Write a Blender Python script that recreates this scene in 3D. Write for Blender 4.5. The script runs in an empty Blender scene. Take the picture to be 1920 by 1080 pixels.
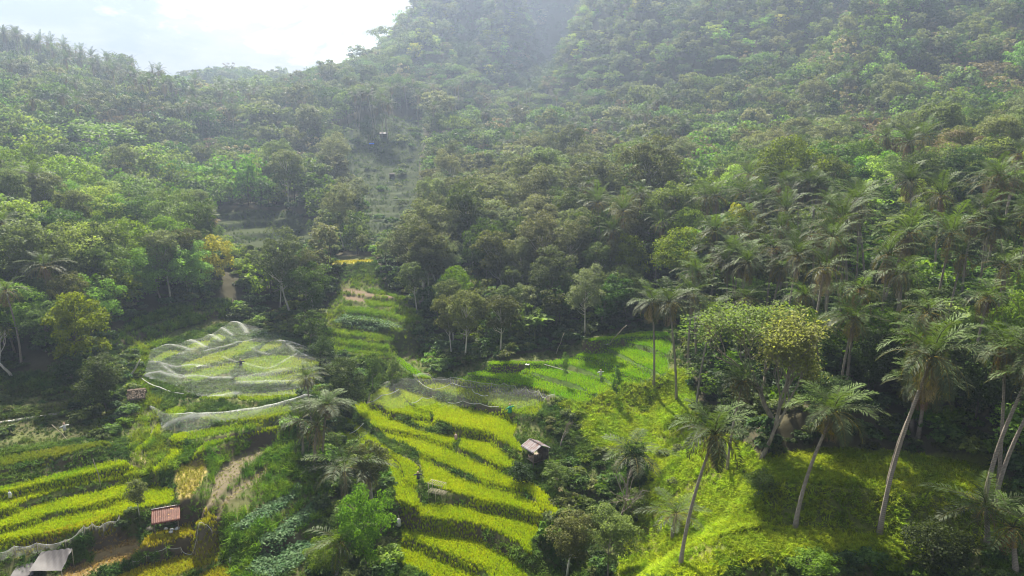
HAZE = 0.00053
EXPO = 1.9
DENOISE = True
import bpy, math, random
import numpy as np
from mathutils import Vector, Matrix

R = np.random.default_rng(11)
random.seed(11)
SC = bpy.context.scene
COL = SC.collection

# ------------------------------------------------------------------ camera numbers
HALF = math.radians(35.0)
FPX = 960.0 / math.tan(HALF)
PITCH = math.radians(12.0)
CZ = 50.0
SP, CP_ = math.sin(PITCH), math.cos(PITCH)

def rays(px, py):
    u = (np.asarray(px, float) - 960.0) / FPX
    v = (540.0 - np.asarray(py, float)) / FPX
    return np.stack([u, CP_ + v * SP, -SP + v * CP_], -1)

def at_depth(px, py, Y):
    d = rays(px, py)
    return d * (np.asarray(Y, float) / d[..., 1])[..., None] + np.array([0, 0, CZ])

def on_level(px, py, z):
    d = rays(px, py)
    t = (np.asarray(z, float) - CZ) / d[..., 2]
    return d * t[..., None] + np.array([0, 0, CZ])

def project(P):
    P = np.asarray(P, float)
    x, y, z = P[..., 0], P[..., 1], P[..., 2] - CZ
    f = y * CP_ - z * SP
    up = y * SP + z * CP_
    return 960 + FPX * x / f, 540 - FPX * up / f, f

# ------------------------------------------------------------------ noise
def _hash(ix, iy, s):
    h = np.sin(ix * 127.1 + iy * 311.7 + s * 74.7) * 43758.5453
    return h - np.floor(h)

def vnoise(x, y, s=0):
    ix, iy = np.floor(x), np.floor(y)
    fx, fy = x - ix, y - iy
    fx = fx * fx * (3 - 2 * fx); fy = fy * fy * (3 - 2 * fy)
    a = _hash(ix, iy, s); b = _hash(ix + 1, iy, s)
    c = _hash(ix, iy + 1, s); d = _hash(ix + 1, iy + 1, s)
    return (a + (b - a) * fx) * (1 - fy) + (c + (d - c) * fx) * fy

def fbm(x, y, s=0, o=4):
    v = 0; a = 0.5
    for k in range(o):
        v = v + a * vnoise(x * 2 ** k, y * 2 ** k, s + k * 3.3); a *= 0.5
    return v

# ------------------------------------------------------------------ traced paddies (photo pixels) and their levels
# key: (level z, crop, outline)
PAD = {
 'C1': (16.5, 'net', [(775,711),(800,712),(845,715),(880,721),(920,727),(960,731),(990,738),(1032,746),(1020,757),(1010,775),(995,775),(960,769),(925,757),(890,748),(845,735),(800,724)]),
 'C2': (15.3, 'ripe', [(740,725),(760,728),(790,737),(830,748),(850,754),(900,767),(945,778),(960,784),(972,794),(966,806),(964,815),(985,838),(984,846),(955,829),(930,815),(915,806),(880,800),(850,793),(830,785),(812,781),(810,771),(785,762),(775,756),(762,746),(752,738)]),
 'C3': (14.9, 'ripe', [(693,740),(720,722),(738,731),(756,744),(770,758),(780,763),(804,772),(810,779),(808,783),(790,778),(762,773),(745,769),(730,768),(715,755),(698,750)]),
 'C4': (14.3, 'ripe', [(767,781),(775,781),(800,789),(815,793),(822,798),(805,799),(785,794),(772,787)]),
 'C5': (13.9, 'ripe', [(664,756),(680,752),(695,758),(710,767),(730,780),(750,786),(765,795),(790,803),(810,808),(835,812),(855,814),(863,818),(858,826),(851,831),(838,828),(810,819),(790,812),(760,807),(720,799),(700,795),(692,785),(680,779),(669,768)]),
 'C6': (14.1, 'ripe', [(866,812),(890,815),(915,822),(935,835),(955,852),(968,866),(962,873),(945,871),(920,861),(890,845),(870,838),(860,833),(862,822)]),
 'C7': (13.35, 'ripe', [(709,802),(725,807),(750,812),(790,818),(815,825),(840,834),(850,837),(857,845),(875,851),(900,864),(940,880),(960,889),(972,895),(992,899),(1003,905),(1022,917),(1034,930),(1046,950),(1054,967),(1042,970),(1030,955),(1012,940),(1000,926),(980,915),(960,910),(930,903),(905,897),(880,884),(850,872),(835,865),(810,855),(790,847),(770,835),(745,825),(720,814)]),
 'C8': (13.0, 'ripe', [(643,784),(655,781),(668,790),(690,804),(705,817),(718,828),(740,844),(765,856),(778,864),(786,872),(787,885),(786,896),(782,908),(775,903),(762,894),(757,885),(752,872),(745,860),(735,850),(720,842),(705,836),(690,827),(680,815),(665,804),(650,791)]),
 'C9': (12.6, 'ripe', [(640,802),(655,806),(680,821),(692,832),(690,840),(670,838),(650,826)]),
 'C10': (12.45, 'ripe', [(706,842),(720,845),(730,850),(738,860),(748,870),(754,885),(760,896),(770,904),(780,913),(787,925),(785,936),(780,943),(772,946),(758,940),(742,932),(740,918),(735,905),(728,890),(720,878),(710,868)]),
 'C11': (12.75, 'ripe', [(784,852),(798,851),(810,864),(830,874),(850,884),(880,898),(900,904),(930,910),(960,917),(985,929),(1010,944),(1024,957),(1020,963),(1008,961),(985,953),(960,946),(930,939),(900,935),(875,925),(850,918),(820,910),(795,903),(792,890),(789,872)]),
 'C12': (11.6, 'ripe', [(776,944),(800,940),(830,942),(860,943),(890,945),(920,948),(950,950),(980,957),(1000,965),(1015,978),(1019,990),(1006,1000),(998,1012),(1000,1030),(988,1027),(970,1011),(955,1005),(940,995),(915,985),(890,978),(850,971),(830,970),(810,966),(790,963),(779,956)]),
 'C13': (9.9, 'ripe', [(752,972),(765,973),(780,984),(805,989),(830,994),(860,1000),(885,1003),(905,1012),(930,1028),(960,1042),(985,1065),(995,1090),(930,1090),(910,1063),(895,1056),(870,1046),(845,1036),(820,1026),(795,1016),(770,1006),(753,1001),(749,986)]),
 'C14': (8.9, 'ripe', [(744,1014),(760,1018),(785,1026),(810,1036),(840,1050),(870,1060),(890,1068),(908,1085),(900,1100),(820,1100),(800,1075),(780,1064),(760,1056),(745,1046),(740,1030)]),
 'G1': (21.4, 'young', [(1100,632),(1160,625),(1205,618),(1250,619),(1258,627),(1200,627),(1160,632),(1110,637)]),
 'G2': (20.8, 'young', [(1160,637),(1200,631),(1240,631),(1262,640),(1255,661),(1240,658),(1215,648),(1185,642)]),
 'G3': (20.2, 'young', [(1112,645),(1140,643),(1160,645),(1190,649),(1215,657),(1252,667),(1255,692),(1240,700),(1225,693),(1200,682),(1175,668),(1150,655),(1125,650)]),
 'G4': (19.6, 'young', [(1078,662),(1105,655),(1130,657),(1150,662),(1175,674),(1200,687),(1226,700),(1212,711),(1195,706),(1170,696),(1150,686),(1130,676),(1105,668)]),
 'G5': (19.0, 'young', [(912,674),(960,673),(1020,674),(1060,668),(1090,668),(1115,674),(1140,685),(1155,692),(1180,702),(1207,711),(1200,719),(1175,716),(1150,719),(1135,709),(1120,702),(1100,693),(1070,682),(1040,680),(1000,679),(960,680),(920,681)]),
 'G6': (18.4, 'young', [(978,690),(1000,684),(1040,685),(1065,690),(1090,697),(1115,706),(1140,717),(1147,726),(1132,736),(1110,735),(1085,722),(1065,714),(1040,708),(1010,700)]),
 'G7': (17.85, 'young', [(870,698),(900,692),(970,692),(1000,702),(1030,712),(1060,720),(1090,730),(1118,741),(1105,750),(1075,750),(1040,738),(1010,727),(970,718),(920,706),(890,702)]),
 'G8': (17.3, 'young', [(850,702),(890,707),(920,712),(965,720),(966,727),(930,723),(890,718),(850,709)]),
 'M0': (26.2, 'yellow', [(628,486),(695,484),(697,489),(628,491)]),
 'M1': (25.4, 'tan', [(628,493),(685,491),(686,497),(628,499)]),
 'M2': (22.8, 'soil', [(640,541),(665,543),(700,551),(735,556),(722,560),(690,555),(650,548)]),
 'M3': (22.4, 'soil', [(645,554),(680,559),(682,565),(650,562)]),
 'M4': (22.0, 'tall', [(682,561),(710,559),(745,564),(746,571),(720,571),(690,569)]),
 'M5': (21.5, 'tall', [(645,572),(680,574),(720,580),(772,595),(765,601),(720,589),(680,583),(650,581)]),
 'M6': (20.8, 'tall', [(640,587),(680,588),(730,599),(757,611),(745,616),(700,601),(650,597)]),
 'M7': (20.0, 'veg', [(625,598),(680,602),(730,611),(757,621),(742,624),(700,616),(640,607)]),
 'M8': (19.4, 'tall', [(605,611),(640,614),(690,621),(742,629),(735,635),(690,629),(640,623),(605,619)]),
 'M9': (18.7, 'tall', [(598,625),(640,629),(690,638),(732,644),(725,651),(680,646),(640,639),(600,633)]),
 'M10': (18.1, 'tall', [(600,638),(650,645),(720,654),(740,659),(722,664),(660,657),(605,650)]),
 'S1': (17.3, 'young', [(742,661),(760,672),(782,688),(800,699),(813,704),(800,708),(785,705),(768,697),(750,682),(738,670)]),
 'L1': (17.1, 'shade', [(-60,862),(0,850),(50,843),(100,835),(150,828),(200,820),(204,824),(170,835),(120,848),(60,858),(0,870),(-60,880)]),
 'L2': (16.4, 'shade', [(-60,898),(0,884),(40,876),(100,862),(130,851),(145,845),(200,830),(212,831),(205,838),(150,850),(100,866),(50,877),(0,889),(-60,902)]),
 'L3': (15.7, 'green', [(-60,922),(0,907),(60,894),(120,879),(180,864),(230,857),(246,865),(215,872),(150,886),(90,899),(40,911),(0,920),(-60,935)]),
 'L4': (14.9, 'ripe', [(-60,944),(0,929),(60,916),(120,900),(180,887),(240,874),(262,874),(255,882),(210,893),(150,905),(100,917),(50,932),(20,946),(0,952),(-60,968)]),
 'L5': (14.1, 'ripe', [(-60,978),(0,962),(50,949),(110,932),(190,914),(230,899),(262,889),(267,900),(240,917),(200,935),(150,946),(100,956),(50,971),(0,986),(-60,1000)]),
 'L6': (13.5, 'ripe', [(-60,1006),(0,991),(60,977),(120,963),(200,939),(260,919),(290,906),(325,915),(330,930),(322,937),(300,942),(250,950),(205,968),(150,986),(80,998),(0,1009),(-60,1022)]),
 'L7': (12.9, 'ripe', [(-60,1022),(0,1011),(40,1001),(75,998),(78,1006),(50,1016),(0,1026),(-60,1036)]),
 'L8': (12.4, 'gold', [(22,1030),(60,1018),(120,1003),(180,984),(205,977),(220,985),(200,996),(150,1006),(100,1019),(60,1031),(28,1037)]),
 'L9': (11.6, 'gold', [(268,1003),(290,993),(330,985),(360,975),(363,985),(370,995),(340,1004),(310,1011),(280,1019),(258,1019)]),
 'L10': (11.1, 'stubble', [(165,1040),(190,1026),(220,1015),(255,1012),(262,1021),(230,1029),(180,1042)]),
 'L11': (10.6, 'stubble', [(125,1068),(160,1056),(200,1046),(260,1031),(330,1015),(380,1000),(398,999),(372,1011),(300,1031),(240,1051),(180,1072),(140,1090),(110,1090)]),
 'L12': (9.8, 'gold', [(190,1090),(250,1061),(300,1048),(350,1033),(398,1012),(412,1015),(420,1035),(400,1050),(340,1071),(300,1092),(200,1100)]),
 'L13': (9.3, 'gold', [(345,1085),(400,1060),(430,1051),(437,1075),(420,1095),(355,1098)]),
 'N1': (15.8, 'ripe', [(248,840),(275,820),(298,789),(303,800),(299,812),(280,826),(262,842)]),
 'N2': (15.2, 'ripe', [(284,873),(308,855),(324,825),(350,815),(352,830),(336,850),(311,868),(292,879)]),
 'N3': (15.6, 'green', [(356,846),(385,825),(420,818),(470,805),(535,790),(539,796),(480,806),(440,816),(400,831),(370,846)]),
 'N4': (14.3, 'rough', [(330,880),(360,865),(384,860),(386,880),(379,900),(365,920),(340,935),(332,915),(328,895)]),
 'N5': (13.8, 'fallow', [(375,952),(395,935),(402,895),(420,875),(450,855),(490,833),(525,823),(522,836),(490,856),(460,876),(431,906),(415,921),(405,940),(385,960)]),
 'N6': (13.1, 'fallow', [(408,958),(425,932),(450,910),(480,889),(502,870),(507,880),(480,906),(455,921),(435,936),(415,961),(390,986),(370,991),(364,981)]),
 'N7': (12.2, 'veg', [(438,985),(480,956),(520,934),(545,924),(552,906),(562,900),(557,926),(522,957),(490,977),(460,988)]),
 'N8': (11.4, 'veg', [(478,1010),(520,990),(550,965),(600,930),(602,955),(562,987),(530,1007),(500,1017)]),
 'N9': (10.3, 'veg', [(468,1060),(500,1030),(550,1020),(580,1010),(592,1030),(552,1062),(500,1085)]),
 'P13': (16.1, 'net', [(313,820),(330,809),(380,800),(450,790),(530,775),(505,790),(450,801),(400,813),(350,821)]),
 'P12': (16.6, 'net', [(370,780),(420,770),(480,765),(540,755),(562,765),(500,781),(420,786)]),
 'P11': (16.8, 'net', [(308,765),(340,757),(352,765),(330,779),(316,776)]),
 'P10': (17.0, 'net', [(448,735),(500,733),(560,725),(600,715),(592,730),(530,746),(450,747)]),
 'P9': (17.1, 'net', [(368,745),(400,735),(430,727),(442,738),(420,746)]),
 'P8': (17.5, 'net', [(438,705),(500,698),(560,694),(610,690),(621,700),(562,716),(515,717),(450,716)]),
 'P6': (17.7, 'net', [(343,700),(370,692),(400,685),(440,676),(441,690),(400,703),(365,713)]),
 'P7': (18.0, 'net', [(449,674),(500,663),(550,665),(590,672),(602,680),(560,689),(500,695),(458,692)]),
 'P4': (18.3, 'net', [(338,681),(380,666),(430,651),(460,637),(492,641),(472,656),(430,669),(390,679),(350,690)]),
 'P5': (18.6, 'net', [(500,640),(530,631),(530,645),(500,655),(482,656)]),
 'P1': (18.7, 'net', [(282,672),(300,660),(320,654),(340,656),(330,664),(308,673),(290,679)]),
 'P2': (18.9, 'net', [(348,647),(375,636),(397,637),(392,646),(365,651)]),
 'P3': (19.2, 'net', [(393,633),(410,624),(424,630),(416,637)]),
 'R1': (20.7, 'lawn', [(1432,870),(1480,850),(1560,842),(1700,850),(1850,880),(1830,930),(1700,925),(1600,915),(1520,910),(1445,905)]),
 'R2': (18.0, 'lawn', [(1350,1010),(1440,990),(1500,988),(1600,1000),(1680,1005),(1705,1030),(1600,1042),(1480,1037),(1380,1042)]),
}

# ------------------------------------------------------------------ ground control points: (px, py, Y) seen in the photo, or drop 'D'
CPT = []
def cY(px, py, Y): CPT.append(at_depth(px, py, Y))
def cD(px, py, D): CPT.append(on_level(px, py, CZ - D))
def cW(x, y, z): CPT.append(np.array([x, y, z], float))
for a in [(100,720,31),(0,690,30),(100,650,28),(0,760,32),(300,560,27),(200,600,27.5),(430,520,25.5),(500,560,29),(560,620,31),
          (600,470,25.5),(480,470,24.5),(720,440,24),(750,560,28),(765,500,24.5),(800,620,30.5),(900,640,31.3),(1037,600,29.0),(1150,600,28.6),
          (1100,1000,39),(1030,865,36.3),(1150,850,35),(1200,760,33),(1180,722,32),(1300,740,31),(1300,820,32.5),(1250,900,34.3),(1250,1050,36.5),
          (1420,950,32),(1530,640,24),(1650,800,27),(1850,800,26),(1900,700,24),(1900,560,20),(1757,510,17.5),(1700,560,20.5),(1900,430,14),
          (1400,620,26.5),(1400,500,20.5),(1300,560,24.5),(1250,600,28),(1800,1060,32.5),(1500,1080,34.5),(1700,1080,34.5),(1900,980,31),(620,1070,40.5),(640,900,37.5),(590,850,35.5),(620,740,32.5),
          (700,1000,39.5),(100,1075,39.5),(1000,1075,41)]:
    cD(*a)
for a in [(1000,480,138),(1000,430,162),(880,440,165),(830,430,170),(500,430,176),(500,400,190),(600,360,230),(720,330,245),(720,225,292),
          (720,150,360),(720,135,450),(0,560,105),(0,400,150),(0,250,230),(0,158,330),(0,112,375),(200,400,170),(200,250,260),(200,195,350),(200,168,385),
          (330,212,430),(400,330,250),(400,230,320),(450,215,400),(550,250,300),(550,200,430),(600,175,500),(450,168,535),(350,200,460),
          (1000,345,250),(1000,250,330),(1000,170,400),(1000,80,460),(1000,0,505),(1000,-120,570),(880,0,500),(860,250,320),(800,70,520),(740,118,505),(690,158,490),
          (1300,400,150),(1300,500,117),(1700,320,180),(1500,350,185),(1900,260,210),(1900,100,285),(1900,0,335),(1600,210,270),(1600,100,350),(1600,0,420),
          (1300,290,255),(1300,180,340),(1300,80,420),(1300,0,500),(1300,-120,560),(1600,-120,480),(1900,-120,400),(1150,340,225),(1150,250,310)]:
    cY(*a)
# beyond the frame and behind the skyline
for a in [(-60,0,10),(0,0,4),(60,0,16),(0,-120,4),(-160,0,24),(-200,80,34),(-330,200,46),(-420,330,70),(160,0,40),(200,100,66),(300,180,105),(420,300,160),
          (-300,480,62),(-150,560,62),(-60,640,85),(0,700,200),(200,700,270),(-260,620,60),(-400,620,60),(420,520,230),(120,640,235),(-110,620,78),(-40,30,9),(45,30,14),(90,40,24),(-75,45,12)]:
    cW(*a)

def smooth_poly(pts, n=6):
    P = np.array(pts, float); N = len(P); out = []
    for i in range(N):
        p0, p1, p2, p3 = P[i - 1], P[i], P[(i + 1) % N], P[(i + 2) % N]
        for k in range(n):
            t = k / n
            out.append(0.5 * ((2 * p1) + (p2 - p0) * t + (2 * p0 - 5 * p1 + 4 * p2 - p3) * t * t + (3 * p1 - p0 - 3 * p2 + p3) * t ** 3))
    # mixed with straight edges to stop overshoot
    lin = np.concatenate([[P[i] + (P[(i + 1) % N] - P[i]) * k / n for k in range(n)] for i in range(N)])
    return 0.7 * np.array(out) + 0.3 * lin

PLAN = {}
CANOPY = {'ripe': 0.42, 'net': 0.38, 'young': 0.3, 'yellow': 0.35, 'tall': 0.45, 'shade': 0.45, 'green': 0.45, 'gold': 0.42, 'veg': 0.3, 'rough': 0.2}
for k, (z, crop, pts) in PAD.items():
    q = smooth_poly(pts)
    PLAN[k] = on_level(q[:, 0], q[:, 1], z + CANOPY.get(crop, 0.0))[:, :2]
    c = np.array(pts, float)
    ids = range(0, len(pts), 3)
    for i in ids:
        CPT.append(on_level(c[i, 0], c[i, 1], z))
CPT = np.array(CPT)

# thin plate spline through the control points
S_ = 100.0
def _U(r2):
    return np.where(r2 > 1e-12, r2 * np.log(np.maximum(r2, 1e-12)), 0.0)
_X = CPT[:, :2] / S_; _n = len(_X)
_d2 = ((_X[:, None] - _X[None]) ** 2).sum(-1)
_A = np.zeros((_n + 3, _n + 3)); _A[:_n, :_n] = _U(_d2) + np.eye(_n) * 2e-4
_A[:_n, _n] = 1; _A[:_n, _n + 1:] = _X; _A[_n, :_n] = 1; _A[_n + 1:, :_n] = _X.T
_b = np.zeros(_n + 3); _b[:_n] = CPT[:, 2]
_w = np.linalg.solve(_A, _b)
def tps(x, y):
    sh = np.shape(x); p = np.stack([np.ravel(x), np.ravel(y)], 1) / S_
    out = np.empty(len(p))
    for i in range(0, len(p), 20000):
        q = p[i:i + 20000]
        out[i:i + 20000] = _U(((q[:, None] - _X[None]) ** 2).sum(-1)) @ _w[:_n] + _w[_n] + q @ _w[_n + 1:]
    return out.reshape(sh)

def inpoly(x, y, poly):
    x = np.asarray(x); y = np.asarray(y)
    r = np.zeros(x.shape, bool)
    px, py = poly[:, 0], poly[:, 1]
    j = len(poly) - 1
    for i in range(len(poly)):
        c = ((py[i] > y) != (py[j] > y))
        den = py[j] - py[i] if py[j] != py[i] else 1e-9
        r ^= c & (x < (px[j] - px[i]) * (y - py[i]) / den + px[i])
        j = i
    return r

# ------------------------------------------------------------------ the height grid
def axis_y():
    v = [-60.0]
    while v[-1] < 720:
        y = v[-1]
        if y < 45: s = 3.0 if y < 30 else 1.0
        elif y < 128: s = 0.25
        else: s = min(4.0, 0.25 + (y - 128) * 0.02)
        v.append(y + s)
    return np.array(v)
def axis_x():
    v = [0.0]
    while v[-1] < 520:
        x = v[-1]
        s = 0.3 if x < 68 else min(5.0, 0.3 + (x - 68) * 0.03)
        v.append(x + s)
    v = np.array(v)
    return np.concatenate([-v[:0:-1], v])
GX, GY = axis_x(), axis_y()
XX, YY = np.meshgrid(GX, GY)            # [iy, ix]
# spline on a coarse grid where it is smooth, then cubic-ish upsampling is avoided: evaluate directly in float
ZZ = tps(XX, YY)

# spurs and gullies of the mountain
def seg_d(x, y, pts):
    best = np.full(np.shape(x), 1e9); par = np.zeros(np.shape(x)); n = len(pts) - 1
    for k, (a, b) in enumerate(zip(pts[:-1], pts[1:])):
        ab = b - a; L = (ab ** 2).sum()
        t = np.clip(((x - a[0]) * ab[0] + (y - a[1]) * ab[1]) / L, 0, 1)
        d = np.hypot(x - a[0] - t * ab[0], y - a[1] - t * ab[1])
        par = np.where(d < best, (k + t) / n, par); best = np.minimum(best, d)
    return best, par
SPURS = [([(880,-30,470),(840,50,435),(790,150,370)], 36, 24), ([(1165,-30,480),(1110,80,425),(1060,165,360)], 62, 25), ([(1290,-30,450),(1225,80,400),(1165,190,330)], 52, 22),
         ([(1040,-30,500),(1035,80,440),(1015,190,370)], -46, 24), ([(1420,-10,425),(1360,80,375),(1310,180,315)], 50, 19), ([(975,-30,485),(945,60,445),(905,150,385)], 24, 13),
         ([(1560,-20,415),(1490,70,365),(1430,160,300)], 44, 18), ([(1225,-20,470),(1160,110,400)], -22, 14), ([(1355,-20,440),(1290,110,370)], -34, 15), ([(800,40,480),(740,130,420)], 14, 14), ([(1750,0,370),(1660,90,310),(1560,190,255)], 34, 16), ([(1480,-20,425),(1420,90,365)], -22, 13), ([(920,-30,470),(880,60,435),(850,150,385)], -16, 12)]
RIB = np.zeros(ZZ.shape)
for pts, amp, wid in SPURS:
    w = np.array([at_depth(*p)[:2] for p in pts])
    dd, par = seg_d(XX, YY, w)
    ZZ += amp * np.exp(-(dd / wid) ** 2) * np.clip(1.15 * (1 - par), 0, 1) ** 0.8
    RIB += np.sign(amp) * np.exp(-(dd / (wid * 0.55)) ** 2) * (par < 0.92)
far = np.clip((YY - 170) / 150, 0, 1)
rn = 1 - np.abs(2 * fbm(XX / 55 + 0.3 * YY / 55, YY / 120, 5, 3) - 0.9)
ZZ += far * (rn - 0.5) * np.where(XX > -60, 18, 8)
ZZ += np.clip((YY - 120) / 60, 0.12, 1) * (fbm(XX / 14, YY / 14, 9, 3) - 0.45) * 2.0

def interp(F, x, y):
    x = np.asarray(x, float); y = np.asarray(y, float)
    ix = np.clip(np.searchsorted(GX, x) - 1, 0, len(GX) - 2); iy = np.clip(np.searchsorted(GY, y) - 1, 0, len(GY) - 2)
    fx = np.clip((x - GX[ix]) / (GX[ix + 1] - GX[ix]), 0, 1); fy = np.clip((y - GY[iy]) / (GY[iy + 1] - GY[iy]), 0, 1)
    return (F[iy, ix] * (1 - fx) + F[iy, ix + 1] * fx) * (1 - fy) + (F[iy + 1, ix] * (1 - fx) + F[iy + 1, ix + 1] * fx) * fy

def march(F, px, py):
    """first hit of the photo's sight line with the height grid"""
    px = np.atleast_1d(np.asarray(px, float)); py = np.atleast_1d(np.asarray(py, float))
    d = rays(px, py); d = d / d[:, 1:2]
    lo = np.full(len(px), 30.0); hit = np.full(len(px), np.nan); prev = lo.copy()
    Y = lo.copy(); alive = np.ones(len(px), bool)
    while alive.any() and Y[alive].min() < 715:
        P = d * Y[:, None]; z = CZ + P[:, 2]; g = interp(F, P[:, 0], P[:, 1])
        under = alive & (z < g)
        if under.any():
            a, b = prev[under].copy(), Y[under].copy(); dd = d[under]
            for _ in range(18):
                m = (a + b) / 2; zz = CZ + dd[:, 2] * m; gg = interp(F, dd[:, 0] * m, m)
                u = zz < gg; b = np.where(u, m, b); a = np.where(u, a, m)
            hit[under] = b; alive &= ~under
        alive &= Y < 714
        prev = Y.copy(); Y = Y + np.maximum(0.25, Y * 0.006)
    Yh = np.where(np.isnan(hit), 714, hit)
    P = d * Yh[:, None]; P[:, 2] += CZ
    return P, ~np.isnan(hit)

# terraces that follow the contour: (outline in photo pixels, riser)
AUTO = [([(395,395),(440,392),(560,400),(585,425),(600,440),(560,462),(540,470),(480,470),(415,445)], 1.5),
        ([(640,235),(690,218),(785,218),(800,260),(785,300),(790,350),(775,385),(725,445),(680,445),(690,385),(650,335),(635,280)], 1.25),
        ([(190,660),(240,610),(330,575),(430,565),(440,600),(330,635),(265,670),(215,700),(150,690)], 1.3),
        ([(-40,850),(-40,720),(130,735),(200,755),(235,775),(210,815),(100,832)], 1.2)]
ZB = ZZ.copy()
AUTOMASK = np.zeros(ZZ.shape, bool)
for pts, step in AUTO:
    q = np.array(pts, float)
    W, ok = march(ZB, q[:, 0], q[:, 1])
    m = inpoly(XX, YY, W[:, :2])
    AUTOMASK |= m
    t = ZB / step + 0.25 * fbm(XX / 9, YY / 9, 3, 2)
    f = t - np.floor(t)
    tread = np.clip((f - 0.7) / 0.3, 0, 1); tread = tread * tread * (3 - 2 * tread)
    zt = (np.floor(t) + tread + 0.08 * f - 0.25 * fbm(XX / 9, YY / 9, 3, 2)) * step
    ZZ = np.where(m, zt, ZZ)

# flat paddies
PID = np.full(ZZ.shape, -1, int); KEYS = list(PAD)
order = sorted(range(len(KEYS)), key=lambda i: PAD[KEYS[i]][0])
for i in order:
    p = PLAN[KEYS[i]]
    x0, x1, y0, y1 = p[:, 0].min(), p[:, 0].max(), p[:, 1].min(), p[:, 1].max()
    a, b = np.searchsorted(GX, [x0, x1]); c, d_ = np.searchsorted(GY, [y0, y1])
    sl = (slice(max(c - 1, 0), d_ + 1), slice(max(a - 1, 0), b + 1))
    m = inpoly(XX[sl], YY[sl], p)
    PID[sl][m] = i
    ZZ[sl][m] = PAD[KEYS[i]][0]
fixed = PID >= 0
near = fixed.copy()
for _ in range(9):
    n2 = near.copy(); n2[1:] |= near[:-1]; n2[:-1] |= near[1:]; n2[:, 1:] |= near[:, :-1]; n2[:, :-1] |= near[:, 1:]; near = n2
free = near & ~fixed
for _ in range(160):
    A = ZZ.copy(); A[1:-1, 1:-1] = 0.25 * (ZZ[2:, 1:-1] + ZZ[:-2, 1:-1] + ZZ[1:-1, 2:] + ZZ[1:-1, :-2])
    ZZ = np.where(free, A, ZZ)
band = fixed.copy(); band[1:] |= fixed[:-1]; band[:-1] |= fixed[1:]; band[:, 1:] |= fixed[:, :-1]; band[:, :-1] |= fixed[:, 1:]
core = fixed.copy(); core[1:] &= fixed[:-1]; core[:-1] &= fixed[1:]; core[:, 1:] &= fixed[:, :-1]; core[:, :-1] &= fixed[:, 1:]
band &= ~core
dz = np.zeros(ZZ.shape, bool); dz[1:] |= (PID[1:] != PID[:-1]); dz[:-1] |= (PID[1:] != PID[:-1]); dz[:, 1:] |= (PID[:, 1:] != PID[:, :-1]); dz[:, :-1] |= (PID[:, 1:] != PID[:, :-1])
band |= dz
for _ in range(2):
    A = ZZ.copy(); A[1:-1, 1:-1] = 0.4 * ZZ[1:-1, 1:-1] + 0.15 * (ZZ[2:, 1:-1] + ZZ[:-2, 1:-1] + ZZ[1:-1, 2:] + ZZ[1:-1, :-2])
    ZZ = np.where(band, A, ZZ)
# little raised lips and roughness on the banks
ZZ += np.where(~fixed & (YY < 135) & (YY > 40), (fbm(XX / 1.6, YY / 1.6, 21, 3) - 0.42) * 0.35, 0)
lip = np.zeros(ZZ.shape)
ring = fixed.copy(); ring[1:] |= fixed[:-1]; ring[:-1] |= fixed[1:]; ring[:, 1:] |= fixed[:, :-1]; ring[:, :-1] |= fixed[:, 1:]
ZZ += np.where(ring & ~fixed, 0.12, 0)
def ground(x, y): return interp(ZZ, x, y)
def hit(px, py):
    P, ok = march(ZZ, px, py)
    return P
def hit1(px, py): return hit([px], [py])[0]
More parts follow.
